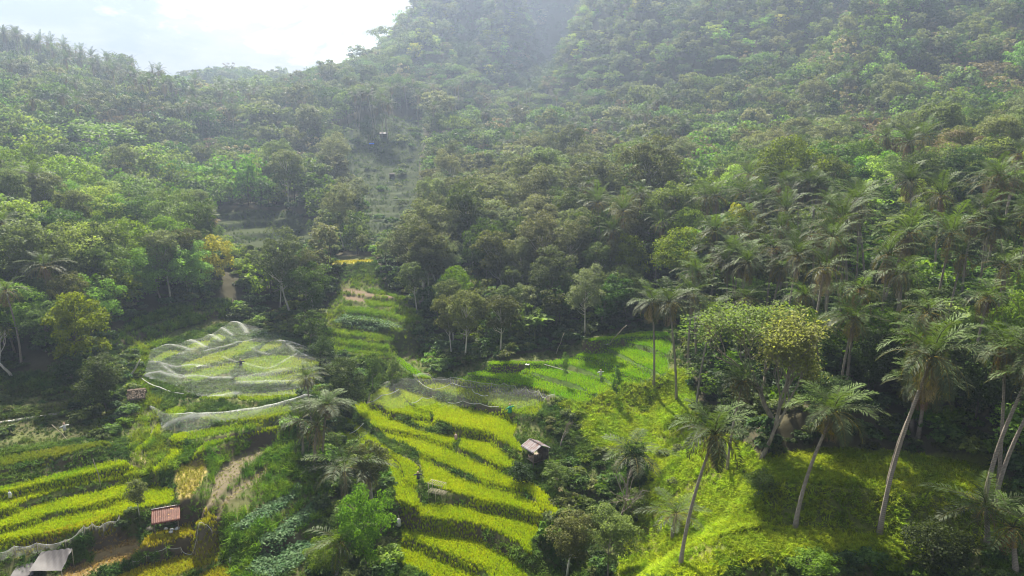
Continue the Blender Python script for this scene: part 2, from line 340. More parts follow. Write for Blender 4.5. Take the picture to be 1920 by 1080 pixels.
# ------------------------------------------------------------------ mesh building
class MB:
    """collects quads / triangles and links them as ONE mesh object"""
    def __init__(s):
        s.v = []; s.f4 = []; s.f3 = []; s.m4 = []; s.m3 = []; s.n = 0; s.lv = []
    def add(s, v, f4=None, f3=None, mat=0, lv=0.5):
        v = np.asarray(v, float).reshape(-1, 3)
        s.v.append(v); s.lv.append(np.broadcast_to(np.asarray(lv, float), (len(v),)))
        if f4 is not None and len(f4):
            f = np.asarray(f4, int).reshape(-1, 4) + s.n; s.f4.append(f); s.m4.append(np.full(len(f), mat))
        if f3 is not None and len(f3):
            f = np.asarray(f3, int).reshape(-1, 3) + s.n; s.f3.append(f); s.m3.append(np.full(len(f), mat))
        s.n += len(v)
        return s
    def tube(s, pts, rad, sides=6, mat=0, cap=True, lv=0.5):
        P = np.asarray(pts, float); n = len(P); rad = np.broadcast_to(np.asarray(rad, float), (n,))
        T = np.gradient(P, axis=0); T /= np.linalg.norm(T, axis=1)[:, None] + 1e-9
        ref = np.array([1.0, 0.13, 0.07]) if abs(T[0, 2]) > 0.7 else np.array([0.07, 0.05, 1.0])
        A = np.cross(T, ref); A /= np.linalg.norm(A, axis=1)[:, None] + 1e-9
        B = np.cross(T, A)
        t = np.linspace(0, 2 * math.pi, sides, endpoint=False)
        V = P[:, None] + rad[:, None, None] * (np.cos(t)[None, :, None] * A[:, None] + np.sin(t)[None, :, None] * B[:, None])
        i = np.arange(n - 1)[:, None] * sides; j = np.arange(sides)[None]
        a = i + j; b = i + (j + 1) % sides
        f4 = np.stack([a, b, b + sides, a + sides], -1).reshape(-1, 4)
        V = V.reshape(-1, 3); f3 = []
        if cap:
            V = np.concatenate([V, P[:1], P[-1:]]); c0 = n * sides; c1 = c0 + 1; e = (n - 1) * sides
            for k in range(sides):
                f3.append([c0, (k + 1) % sides, k]); f3.append([c1, e + k, e + (k + 1) % sides])
        return s.add(V, f4, f3, mat, lv)
    def box(s, c, size, rot=None, mat=0, lv=0.5):
        h = np.asarray(size, float) / 2
        V = np.array([[x, y, z] for x in (-1, 1) for y in (-1, 1) for z in (-1, 1)], float) * h
        if rot is not None: V = V @ np.array(rot.to_matrix() if hasattr(rot, 'to_matrix') else rot).T
        V += np.asarray(c, float)
        return s.add(V, [[0, 1, 3, 2], [4, 6, 7, 5], [0, 4, 5, 1], [2, 3, 7, 6], [0, 2, 6, 4], [1, 5, 7, 3]], None, mat, lv)
    def blob(s, c, r, mat=0, seg=8, rings=6, lv=0.5, jit=0.0):
        th = np.linspace(0, math.pi, rings + 1); ph = np.linspace(0, 2 * math.pi, seg, endpoint=False)
        V = np.stack([np.outer(np.sin(th), np.cos(ph)), np.outer(np.sin(th), np.sin(ph)), np.outer(np.cos(th), np.ones(seg))], -1).reshape(-1, 3)
        if jit: V = V * (1 + jit * (R.random((len(V), 1)) - 0.5))
        V = V * np.asarray(r, float) + np.asarray(c, float)
        i = np.arange(rings)[:, None] * seg; j = np.arange(seg)[None]
        a = i + j; b = i + (j + 1) % seg
        return s.add(V, np.stack([a, a + seg, b + seg, b], -1).reshape(-1, 4), None, mat, lv)
    def merge(s, o, mat=0):
        for v, l in zip(o.v, o.lv): s.v.append(v); s.lv.append(l)
        for f, m in zip(o.f4, o.m4): s.f4.append(f + s.n); s.m4.append(m * 0 + mat)
        for f, m in zip(o.f3, o.m3): s.f3.append(f + s.n); s.m3.append(m * 0 + mat)
        s.n += o.n; return s
    def mesh(s, name, mats, smooth=False):
        me = bpy.data.meshes.new(name)
        V = np.concatenate(s.v).astype(np.float32)
        me.vertices.add(len(V)); me.vertices.foreach_set('co', V.ravel())
        q = np.concatenate(s.f4) if s.f4 else np.zeros((0, 4), int); t = np.concatenate(s.f3) if s.f3 else np.zeros((0, 3), int)
        li = np.concatenate([q.ravel(), t.ravel()]).astype(np.int32)
        me.loops.add(len(li)); me.loops.foreach_set('vertex_index', li)
        me.polygons.add(len(q) + len(t))
        st = np.concatenate([np.arange(len(q)) * 4, len(q) * 4 + np.arange(len(t)) * 3]).astype(np.int32)
        me.polygons.foreach_set('loop_start', st)
        mi = np.concatenate(s.m4 + s.m3) if (s.m4 or s.m3) else np.zeros(0)
        me.polygons.foreach_set('material_index', mi.astype(np.int32))
        if smooth: me.polygons.foreach_set('use_smooth', np.ones(len(st), bool))
        a = me.attributes.new('lv', 'FLOAT', 'POINT'); a.data.foreach_set('value', np.concatenate(s.lv).astype(np.float32))
        for m in (mats if isinstance(mats, (list, tuple)) else [mats]): me.materials.append(m)
        me.update(calc_edges=True)
        return me

def link(name, data, parent=None, loc=None, rz=0.0, scale=None):
    o = bpy.data.objects.new(name, data); COL.objects.link(o)
    if parent is not None: o.parent = parent
    if loc is not None: o.location = loc
    if rz: o.rotation_euler = (0, 0, rz)
    if scale is not None: o.scale = (scale,) * 3 if np.isscalar(scale) else scale
    return o
def tag(o, label=None, cat=None, group=None, kind=None):
    if label: o['label'] = label
    if cat: o['category'] = cat
    if group: o['group'] = group
    if kind: o['kind'] = kind
    return o

# ------------------------------------------------------------------ materials
class NT:
    def __init__(s, name):
        s.m = bpy.data.materials.new(name); s.m.use_nodes = True; s.t = s.m.node_tree; s.t.nodes.clear()
        s.out = s.n('ShaderNodeOutputMaterial')
    def n(s, typ, **kw):
        d = s.t.nodes.new(typ)
        for k, v in kw.items(): setattr(d, k, v)
        return d
    def l(s, a, b): s.t.links.new(a, b)
    def val(s, sock, v):
        if isinstance(v, (int, float)): sock.default_value = v
        elif isinstance(v, tuple): sock.default_value = v if len(v) == 4 else (*v, 1.0)
        else: s.l(v, sock)
    def mixc(s, f, a, b, mode='MIX'):
        d = s.n('ShaderNodeMix', data_type='RGBA', blend_type=mode)
        s.val(d.inputs[0], f); s.val(d.inputs[6], a); s.val(d.inputs[7], b)
        return d.outputs[2]
    def math(s, op, a, b=0.0):
        d = s.n('ShaderNodeMath', operation=op); s.val(d.inputs[0], a); s.val(d.inputs[1], b); return d.outputs[0]
    def ramp(s, x, stops):
        d = s.n('ShaderNodeValToRGB'); e = d.color_ramp.elements
        while len(e) > 1: e.remove(e[0])
        e[0].position = stops[0][0]; e[0].color = (*stops[0][1], 1)
        for p, c in stops[1:]:
            k = e.new(p); k.color = (*c, 1)
        s.l(x, d.inputs[0]); return d.outputs[0]
    def attr(s, name, inst=False):
        d = s.n('ShaderNodeAttribute', attribute_name=name)
        if inst: d.attribute_type = 'INSTANCER'
        return d
    def noise(s, scale, detail=4, rough=0.6, obj=True, stretch=None):
        t = s.n('ShaderNodeTexCoord'); o = t.outputs['Object' if obj else 'Generated']
        if stretch:
            mp = s.n('ShaderNodeMapping'); mp.inputs['Scale'].default_value = stretch; s.l(o, mp.inputs[0]); o = mp.outputs[0]
        d = s.n('ShaderNodeTexNoise'); d.inputs['Scale'].default_value = scale; d.inputs['Detail'].default_value = detail; d.inputs['Roughness'].default_value = rough
        s.l(o, d.inputs['Vector']); return d.outputs[0]
    def hsv(s, c, h=0.5, sat=1.0, v=1.0):
        d = s.n('ShaderNodeHueSaturation'); s.val(d.inputs['Hue'], h); s.val(d.inputs['Saturation'], sat); s.val(d.inputs['Value'], v); s.val(d.inputs['Color'], c); return d.outputs[0]
    def principled(s, c, rough=0.7, spec=0.3, bump=None, bs=0.3, metal=0.0):
        d = s.n('ShaderNodeBsdfPrincipled'); s.val(d.inputs['Base Color'], c); s.val(d.inputs['Roughness'], rough); s.val(d.inputs['Specular IOR Level'], spec); s.val(d.inputs['Metallic'], metal)
        if bump is not None:
            b = s.n('ShaderNodeBump'); b.inputs['Strength'].default_value = bs; s.l(bump, b.inputs['Height']); s.l(b.outputs[0], d.inputs['Normal'])
        return d.outputs[0]
    def done(s, sh): s.l(sh, s.out.inputs['Surface']); return s.m

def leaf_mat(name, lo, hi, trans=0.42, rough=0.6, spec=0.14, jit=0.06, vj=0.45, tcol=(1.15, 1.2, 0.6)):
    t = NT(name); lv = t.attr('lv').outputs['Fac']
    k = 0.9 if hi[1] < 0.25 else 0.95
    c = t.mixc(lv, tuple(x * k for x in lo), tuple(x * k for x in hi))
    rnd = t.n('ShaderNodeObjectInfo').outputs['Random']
    h = t.math('ADD', t.math('MULTIPLY', rnd, jit), 0.5 - jit / 2)
    rr = t.math('FRACT', t.math('MULTIPLY', rnd, 17.3))
    v = t.math('ADD', t.math('MULTIPLY', rr, vj * 2), 1 - vj)
    c = t.hsv(c, h, t.math('ADD', t.math('MULTIPLY', rr, -0.3), 1.1), v)
    p = t.principled(c, rough, spec)
    tr = t.n('ShaderNodeBsdfTranslucent'); t.l(t.mixc(1.0, c, tcol, 'MULTIPLY'), tr.inputs[0])
    mx = t.n('ShaderNodeMixShader'); mx.inputs[0].default_value = trans; t.l(p, mx.inputs[1]); t.l(tr.outputs[0], mx.inputs[2])
    return t.done(mx.outputs[0])

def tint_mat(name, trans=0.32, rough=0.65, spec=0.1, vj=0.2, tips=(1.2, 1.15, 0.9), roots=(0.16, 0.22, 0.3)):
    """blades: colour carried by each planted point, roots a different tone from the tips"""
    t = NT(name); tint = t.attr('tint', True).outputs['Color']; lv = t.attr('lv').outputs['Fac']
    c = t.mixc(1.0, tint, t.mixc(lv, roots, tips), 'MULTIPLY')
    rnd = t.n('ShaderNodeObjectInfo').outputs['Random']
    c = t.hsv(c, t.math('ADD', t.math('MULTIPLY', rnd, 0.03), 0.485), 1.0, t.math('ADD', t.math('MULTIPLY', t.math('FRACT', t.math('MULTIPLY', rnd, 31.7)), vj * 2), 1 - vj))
    p = t.principled(c, rough, spec)
    tr = t.n('ShaderNodeBsdfTranslucent'); t.l(t.mixc(1.0, c, (1.15, 1.15, 0.7), 'MULTIPLY'), tr.inputs[0])
    mx = t.n('ShaderNodeMixShader'); mx.inputs[0].default_value = trans; t.l(p, mx.inputs[1]); t.l(tr.outputs[0], mx.inputs[2])
    return t.done(mx.outputs[0])

def plain(name, c0, c1, scale=3.0, rough=0.8, spec=0.2, stretch=None, bs=0.4, metal=0.0):
    t = NT(name); n = t.noise(scale, 5, 0.65, stretch=stretch)
    f = t.ramp(n, [(0.35, (0, 0, 0)), (0.65, (1, 1, 1))])
    return t.done(t.principled(t.mixc(f, c0, c1), rough, spec, n, bs, metal))

M = {}
M['bark'] = plain('bark', (0.13, 0.105, 0.08), (0.30, 0.27, 0.22), 4, stretch=(1, 1, 0.25))
M['bark_dark'] = plain('dark bark', (0.035, 0.028, 0.022), (0.09, 0.07, 0.055), 5, stretch=(1, 1, 0.3))
M['bark_pale'] = plain('pale bark', (0.33, 0.30, 0.26), (0.55, 0.52, 0.47), 4, stretch=(1, 1, 0.3))
t = NT('palm bark'); n1 = t.noise(3, 4); wv = t.n('ShaderNodeTexWave', wave_type='BANDS', bands_direction='Z'); wv.inputs['Scale'].default_value = 2.2; wv.inputs['Distortion'].default_value = 1.5
tc = t.n('ShaderNodeTexCoord'); t.l(tc.outputs['Object'], wv.inputs[0])
pc = t.mixc(n1, (0.16, 0.13, 0.105), (0.40, 0.36, 0.31)); pc = t.mixc(t.math('MULTIPLY', wv.outputs['Fac'], 0.6), pc, (0.12, 0.10, 0.08))
M['palm_bark'] = t.done(t.principled(pc, 0.85, 0.15, wv.outputs['Fac'], 0.6))

LEAF = {
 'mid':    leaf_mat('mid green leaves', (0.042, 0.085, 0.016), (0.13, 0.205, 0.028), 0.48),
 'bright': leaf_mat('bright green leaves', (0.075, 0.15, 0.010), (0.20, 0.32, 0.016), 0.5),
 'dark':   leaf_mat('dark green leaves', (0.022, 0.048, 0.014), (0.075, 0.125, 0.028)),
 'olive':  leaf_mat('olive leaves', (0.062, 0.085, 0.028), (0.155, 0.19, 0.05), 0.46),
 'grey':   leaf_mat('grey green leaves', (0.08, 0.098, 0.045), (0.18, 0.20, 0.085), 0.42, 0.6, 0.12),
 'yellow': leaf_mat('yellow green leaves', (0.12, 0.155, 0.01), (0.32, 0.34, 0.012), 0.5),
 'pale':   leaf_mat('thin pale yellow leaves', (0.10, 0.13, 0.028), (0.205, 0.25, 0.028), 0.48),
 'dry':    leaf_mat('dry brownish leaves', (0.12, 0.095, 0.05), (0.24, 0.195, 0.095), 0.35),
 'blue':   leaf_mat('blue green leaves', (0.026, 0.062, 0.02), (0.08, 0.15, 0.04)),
}
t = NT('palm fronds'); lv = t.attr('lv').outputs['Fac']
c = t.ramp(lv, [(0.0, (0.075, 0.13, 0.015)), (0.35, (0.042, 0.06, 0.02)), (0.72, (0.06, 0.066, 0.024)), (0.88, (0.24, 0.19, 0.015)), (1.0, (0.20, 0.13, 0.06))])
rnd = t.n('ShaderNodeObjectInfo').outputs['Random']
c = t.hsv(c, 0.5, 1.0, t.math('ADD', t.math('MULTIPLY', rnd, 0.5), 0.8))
p = t.principled(c, 0.6, 0.2); tr = t.n('ShaderNodeBsdfTranslucent'); t.l(t.mixc(1.0, c, (1.2, 1.15, 0.5), 'MULTIPLY'), tr.inputs[0])
mx = t.n('ShaderNodeMixShader'); mx.inputs[0].default_value = 0.33; t.l(p, mx.inputs[1]); t.l(tr.outputs[0], mx.inputs[2])
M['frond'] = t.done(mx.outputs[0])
M['dead_frond'] = leaf_mat('dead palm fronds', (0.12, 0.075, 0.04), (0.28, 0.19, 0.11), 0.25, 0.7, 0.2)
M['coconut'] = plain('coconut husk', (0.22, 0.20, 0.03), (0.34, 0.24, 0.05), 6, 0.5, 0.3)
M['blade'] = tint_mat('rice blades', 0.34, 0.8, 0.03, 0.2, (1.15, 1.12, 0.9), (0.36, 0.42, 0.4))  # roots darkened for dense lower stems and as painted side shade
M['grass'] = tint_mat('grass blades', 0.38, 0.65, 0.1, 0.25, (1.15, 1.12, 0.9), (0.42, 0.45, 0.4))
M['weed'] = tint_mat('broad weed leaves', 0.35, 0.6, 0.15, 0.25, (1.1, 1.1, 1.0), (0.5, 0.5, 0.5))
M['tin_grey'] = None

# ------------------------------------------------------------------ trees
def unit(v): return v / (np.linalg.norm(v, axis=-1, keepdims=True) + 1e-9)
def rdir(n): return unit(R.normal(size=(n, 3)))

def leaf_quads(mb, pos, nrm, size, mat=0, lv=None, aspect=0.55):
    n = len(pos)
    r = unit(np.cross(nrm, rdir(n))); s_ = unit(np.cross(nrm, r))
    L = np.asarray(size).reshape(-1, 1) * np.ones((n, 1)); W = L * aspect * 0.5
    droop = nrm * L * -0.12
    V = np.stack([pos - r * L * 0.5 + droop, pos + s_ * W, pos + r * L * 0.5 + droop, pos - s_ * W], 1).reshape(-1, 3)
    f = np.arange(n * 4).reshape(n, 4)
    mb.add(V, f, None, mat, np.repeat(lv if lv is not None else R.random(n), 4))

def tree(H, cr, ch, nclump, nleaf, leaf, shape='round', lean=0.06, trunk_r=0.16, clump_r=1.3, gap=0.0, bark='bark', leaf_m='mid', limb=0.5, name='tree', aspect=0.6):
    """returns (trunk mesh, crown mesh); H height, cr crown radius, ch crown height"""
    tk, cw = MB(), MB()
    top = np.array([R.normal() * lean * H, R.normal() * lean * H, H - ch * 0.35])
    n = 7; s_ = np.linspace(0, 1, n); bend = R.normal(size=2) * 0.03 * H
    P = s_[:, None] * top; P[:, 0] += bend[0] * np.sin(s_ * 3.1); P[:, 1] += bend[1] * np.sin(s_ * 3.1); P[0, 2] = -0.6
    tk.tube(P, trunk_r * (1 - 0.72 * s_) * np.where(s_ == 0, 1.35, 1), 7)
    c0 = np.array([top[0], top[1], H - ch / 2])
    C = []
    tries = 0
    while len(C) < nclump and tries < nclump * 60:
        tries += 1
        d = rdir(1)[0]; rr = R.random() ** 0.33
        if shape == 'umbrella':
            d[2] = abs(d[2]) * 0.9 - 0.08
        elif shape == 'cone':
            pass
        q = d * rr
        if shape == 'cone':
            k = 1 - (q[2] + 1) / 2; q[:2] *= 0.25 + 0.95 * k
        if shape == 'column': q[:2] *= 0.9
        w = q * np.array([cr, cr, ch / 2])
        w *= 0.82 + 0.4 * vnoise(d[0] * 1.7 + 5 + H, d[1] * 1.7 + d[2] * 2.1, cr)
        c = c0 + w
        if all(np.linalg.norm((c - o) / np.array([1, 1, 0.8])) > clump_r * (0.55 + gap) for o in C): C.append(c)
    C = np.array(C)
    # limbs reach some clumps
    idx = R.permutation(len(C))[:max(4, int(len(C) * limb))]
    for i in idx:
        c = C[i]; f = 0.35 + 0.6 * np.clip((c[2] - (H - ch)) / ch, 0, 1) * (0.7 + 0.3 * R.random())
        f = min(f, 0.97); k = f * (n - 1); a = int(k); b = P[a] + (P[min(a + 1, n - 1)] - P[a]) * (k - a)
        m = (b + c) / 2 + np.array([0, 0, -0.08 * np.linalg.norm(c - b)]) + R.normal(size=3) * 0.15
        r0 = trunk_r * (1 - 0.72 * f) * 0.6
        tk.tube(np.array([b, (b + m) / 2, m, (m + c) / 2, c]), r0 * np.array([1, .8, .6, .4, .15]), 5, cap=False)
    per = max(6, int(nleaf / len(C)))
    for c in C:
        k = int(per * (0.6 + 0.8 * R.random())); r = clump_r * (0.7 + 0.6 * R.random())
        d = rdir(k); d[:, 2] = np.where(d[:, 2] < -0.35, -d[:, 2], d[:, 2])
        rad = r * (0.45 + 0.55 * R.random((k, 1)) ** 0.6)
        pos = c + d * rad * np.array([1, 1, 0.82])
        nr = unit(d * 0.7 + np.array([0, 0, 0.25]) + rdir(k) * 0.75)
        base = 0.25 + 0.5 * R.random()
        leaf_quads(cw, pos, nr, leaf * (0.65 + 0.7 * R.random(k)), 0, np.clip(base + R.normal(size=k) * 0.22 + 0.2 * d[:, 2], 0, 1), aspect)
    return tk, cw

def palm(H, lean, nfr=26, L=4.3, dead=3, seed_droop=1.0, per=31, nuts=True):
    tk, cw, dd, nt_ = MB(), MB(), MB(), MB()
    n = 12; s_ = np.linspace(0, 1, n)
    P = np.zeros((n, 3)); P[:, 0] = lean * H * (0.55 * s_ + 0.45 * s_ ** 2); P[:, 2] = H * s_; P[:, 1] = 0.02 * H * np.sin(s_ * 4); P[0, 2] = -0.6
    rad = 0.115 + 0.075 * (1 - s_) ** 1.2; rad[0] = 0.30; rad[1] *= 1.15; rad[-1] = 0.15
    tk.tube(P, rad, 8)
    top = P[-1] + np.array([0, 0, 0.15])
    tx = unit(P[-1] - P[-2])
    def frond(mb, az, e0, L, droop, lv, per, hang=0.35, wmul=1.0):
        m = 11; s = np.linspace(0, 1, m)
        e = e0 - droop * s ** 1.25
        step = L / (m - 1)
        q = np.zeros((m, 3)); q[0] = top
        hd = np.array([math.cos(az), math.sin(az), 0])
        tw = R.normal() * 0.25
        T = np.array([hd * math.cos(a) + np.array([0, 0, math.sin(a)]) for a in e])
        for i in range(1, m): q[i] = q[i - 1] + T[i] * step
        side0 = np.array([-math.sin(az), math.cos(az), 0])
        q += (side0[None] * (tw * (s ** 2)[:, None] * L * 0.25))
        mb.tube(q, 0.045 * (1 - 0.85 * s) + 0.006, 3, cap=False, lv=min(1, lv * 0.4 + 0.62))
        ss = (np.arange(per) + 0.5) / per * 0.9 + 0.1
        ii = ss * (m - 1); a = ii.astype(int).clip(0, m - 2); fr = (ii - a)[:, None]
        B = q[a] * (1 - fr) + q[a + 1] * fr; TT = unit(T[a] * (1 - fr) + T[a + 1] * fr)
        ln = 1.02 * np.sin(np.pi * (0.16 + 0.80 * ss)) ** 0.7 * (L / 4.3)
        up = unit(np.cross(TT, side0))
        up = np.where((up[:, 2] < 0)[:, None], -up, up)
        for sg in (-1, 1):
            j = R.normal(size=(per, 3)) * 0.10
            d = unit(TT * 0.62 + sg * side0 * 0.75 + up * 0.18 + j)
            mid = B + d * ln[:, None] * 0.5
            d2 = unit(d + np.array([0, 0, -1.0]) * (hang + 0.5 * R.random((per, 1)) * hang))
            tip = mid + d2 * ln[:, None] * 0.55
            w = unit(np.cross(d, up)) * 0.046 * wmul * (L / 4.3)
            V = np.stack([B, mid + w, tip, mid - w], 1).reshape(-1, 3)
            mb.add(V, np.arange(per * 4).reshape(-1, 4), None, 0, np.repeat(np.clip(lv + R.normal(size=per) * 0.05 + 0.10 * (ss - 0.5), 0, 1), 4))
    ga = 2.39996
    for k in range(nfr):
        u = k / (nfr - 1)
        e0 = math.radians(82 - 100 * u ** 0.85) + R.normal() * 0.10
        frond(cw, k * ga + R.normal() * 0.2, e0, L * (0.62 + 0.42 * math.sin(math.pi * min(1, 0.25 + 0.8 * u))) * (0.9 + 0.2 * R.random()),
              (1.05 + 0.55 * u) * seed_droop + R.normal() * 0.2, np.clip(0.05 + 0.75 * u ** 1.2 + R.normal() * 0.06, 0, 0.93), per, 0.25 + 0.35 * u, 1.0)
    for k in range(dead):
        frond(dd, R.random() * 6.28, math.radians(-48 - 30 * R.random()), L * 0.72, 0.5, 0.4 + 0.5 * R.random(), max(8, per // 2), 0.9, 0.9)
    if nuts:
        for k in range(9):
            a = k * 0.698
            nt_.blob(top + np.array([math.cos(a) * 0.26, math.sin(a) * 0.26, -0.38 - 0.1 * (k % 2)]), (0.13, 0.13, 0.16), 0, 7, 5)
        nt_.blob(top + np.array([0, 0, -0.35]), (0.24, 0.24, 0.14), 0, 7, 5)
    return (tk.mesh('palm_trunk', M['palm_bark'], True), cw.mesh('palm_crown', M['frond']),
            dd.mesh('palm_dead_fronds', M['dead_frond']) if dead else None, nt_.mesh('palm_coconuts', M['coconut'], True) if nuts else None)

def fan_palm():
    tk, cw, dd = MB(), MB(), MB()
    tk.tube([(0, 0, -0.5), (0.05, 0, 2), (0, 0.05, 4.6)], [0.25, 0.2, 0.2], 8)
    for k in range(30):
        az = k * 2.4; e = math.radians(75 - 130 * k / 29); old = k > 20
        d = np.array([math.cos(az) * math.cos(e), math.sin(az) * math.cos(e), math.sin(e)])
        c = np.array([0, 0, 4.7]) + d * 1.1
        mb = dd if old else cw
        mb.tube([(0, 0, 4.6), c], [0.03, 0.02], 3, cap=False)
        sd = unit(np.cross(d, [0, 0, 1.0])); up = np.cross(sd, d)
        for a in np.linspace(-1.9, 1.9, 17):
            q = unit(d * math.cos(a) + sd * math.sin(a) + up * 0.15); w = unit(np.cross(q, up)) * 0.09
            tip = c + q * 1.05 + np.array([0, 0, -0.2])
            mb.add([c, c + q * 0.55 + w, tip, c + q * 0.55 - w], [[0, 1, 2, 3]], None, 0, R.random() * 0.6 + 0.2)
    return tk.mesh('fan_palm_trunk', M['bark_dark'], True), cw.mesh('fan_palm_crown', LEAF['olive']), dd.mesh('fan_palm_dead_leaves', M['dead_frond'])

def banana():
    st, lf = MB(), MB()
    for s in range(3):
        a = s * 2.1; b = np.array([math.cos(a) * 0.5, math.sin(a) * 0.5, 0]); h = 1.8 + R.random()
        st.tube([b + [0, 0, -0.3], b + [0, 0, h]], [0.14, 0.08], 7)
        for k in range(8):
            az = k * 2.4 + s; m = 8; q = [b + [0, 0, h]]
            for i in range(1, m):
                e = math.radians(68) - i * 0.21 * (0.7 + 0.6 * R.random())
                q.append(q[-1] + np.array([math.cos(az) * math.cos(e), math.sin(az) * math.cos(e), math.sin(e)]) * 0.36)
            q = np.array(q); sd = np.array([-math.sin(az), math.cos(az), 0])
            w = 0.34 * np.sin(np.linspace(0.12, 3.05, m))[:, None]
            Lf = q + sd * w - [0, 0, 0.06]; Rg = q - sd * w - [0, 0, 0.06]
            V = np.stack([Lf, q, Rg], 1).reshape(-1, 3); f = []
            for i in range(m - 1):
                f += [[i * 3, i * 3 + 1, i * 3 + 4, i * 3 + 3], [i * 3 + 1, i * 3 + 2, i * 3 + 5, i * 3 + 4]]
            lf.add(V, f, None, 0, 0.3 + 0.6 * R.random())
    return st.mesh('banana_stem', LEAF['olive'], True), lf.mesh('banana_leaves', LEAF['bright'])

def bare_tree(H, spread, bark, leaves=0, leaf_m='yellow', depth=4, seed=0):
    rr = np.random.default_rng(seed); tk, cw = MB(), MB(); tips = []
    def grow(p, d, L, r, lev):
        pts = [p]; dd = d
        for i in range(3):
            dd = unit(dd + rr.normal(size=3) * 0.16 + np.array([0, 0, 0.05])); pts.append(pts[-1] + dd * L / 3)
        tk.tube(np.array(pts), np.linspace(r, r * 0.62, 4), 6 if lev < 2 else 4, cap=lev == 0)
        if lev >= depth: tips.append(pts[-1]); return
        nb = 3 if lev < 2 else 2 + (rr.random() < 0.5)
        for k in range(nb):
            a = rr.random() * 6.28 + k * 2.2; out = np.array([math.cos(a), math.sin(a), 0.0])
            grow(pts[-1] if k or lev == 0 else pts[-2], unit(dd * (1 - spread * 0.55) + out * spread + np.array([0, 0, 0.12])), L * (0.68 + 0.15 * rr.random()), r * 0.6, lev + 1)
    grow(np.array([0, 0, -0.4]), np.array([0.05, 0.03, 1.0]), H * 0.36, H * 0.026, 0)
    tm = tk.mesh('bare_trunk', M[bark], True)
    if leaves:
        T = np.array(tips); c = T[rr.integers(0, len(T), leaves)] + rr.normal(size=(leaves, 3)) * [0.45, 0.45, 0.22]
        leaf_quads(cw, c, unit(np.array([0, 0, 1.0]) + rdir(leaves) * 0.7), 0.26 * (0.6 + 0.8 * R.random(leaves)), 0)
        return tm, cw.mesh('bare_crown', LEAF[leaf_m])
    return tm, None

def shrub_mesh(r, h, nleaf, leaf, leaf_m, name='shrub'):
    st, cw = MB(), MB()
    for k in range(6):
        a = k * 1.05; st.tube([(0, 0, -0.2), (math.cos(a) * r * 0.25, math.sin(a) * r * 0.25, h * 0.4), (math.cos(a) * r * 0.6, math.sin(a) * r * 0.6, h * 0.75)], [0.03, 0.02, 0.008], 4, cap=False)
    for k in range(9):
        a = R.random() * 6.28; q = R.random() ** 0.5
        c = np.array([math.cos(a) * q * r * 0.75, math.sin(a) * q * r * 0.75, h * (0.35 + 0.4 * R.random() * (1 - 0.5 * q))])
        n = nleaf // 9; d = rdir(n); d[:, 2] = np.abs(d[:, 2]) * 1.0 - 0.25
        rad = r * 0.45 * (0.5 + 0.5 * R.random((n, 1)))
        pos = c + d * rad * np.array([1, 1, h / r * 0.6]); pos[:, 2] = np.maximum(pos[:, 2], 0.02)
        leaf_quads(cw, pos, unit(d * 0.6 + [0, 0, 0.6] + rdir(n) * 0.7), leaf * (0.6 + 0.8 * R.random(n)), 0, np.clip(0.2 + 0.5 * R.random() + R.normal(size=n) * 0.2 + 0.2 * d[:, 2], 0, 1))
    return st.mesh(name + '_stems', M['bark_dark'], True), cw.mesh(name + '_leaves', LEAF[leaf_m] if isinstance(leaf_m, str) else leaf_m)

def tuft_mesh(n, h, spread, width, lean, name, mat, droop=0.35):
    mb = MB()
    for k in range(n):
        a = R.random() * 6.28; b = np.array([R.normal() * spread * 0.4, R.normal() * spread * 0.4, -0.05])
        hd = np.array([math.cos(a), math.sin(a), 0]); hh = h * (0.65 + 0.5 * R.random()); ln = lean * (0.4 + R.random())
        p1 = b + hd * hh * ln * 0.4 + [0, 0, hh * 0.6]; p2 = b + hd * hh * (ln + droop * R.random()) + [0, 0, hh * (0.98 - 0.25 * R.random())]
        s_ = np.array([-math.sin(a), math.cos(a), 0]) * width
        s_ = s_ * 1.0 + hd * R.normal() * width * 0.4
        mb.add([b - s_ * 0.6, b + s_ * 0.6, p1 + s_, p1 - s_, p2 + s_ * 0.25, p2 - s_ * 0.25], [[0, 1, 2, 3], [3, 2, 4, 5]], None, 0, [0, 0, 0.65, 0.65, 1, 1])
    return mb.mesh(name, mat)

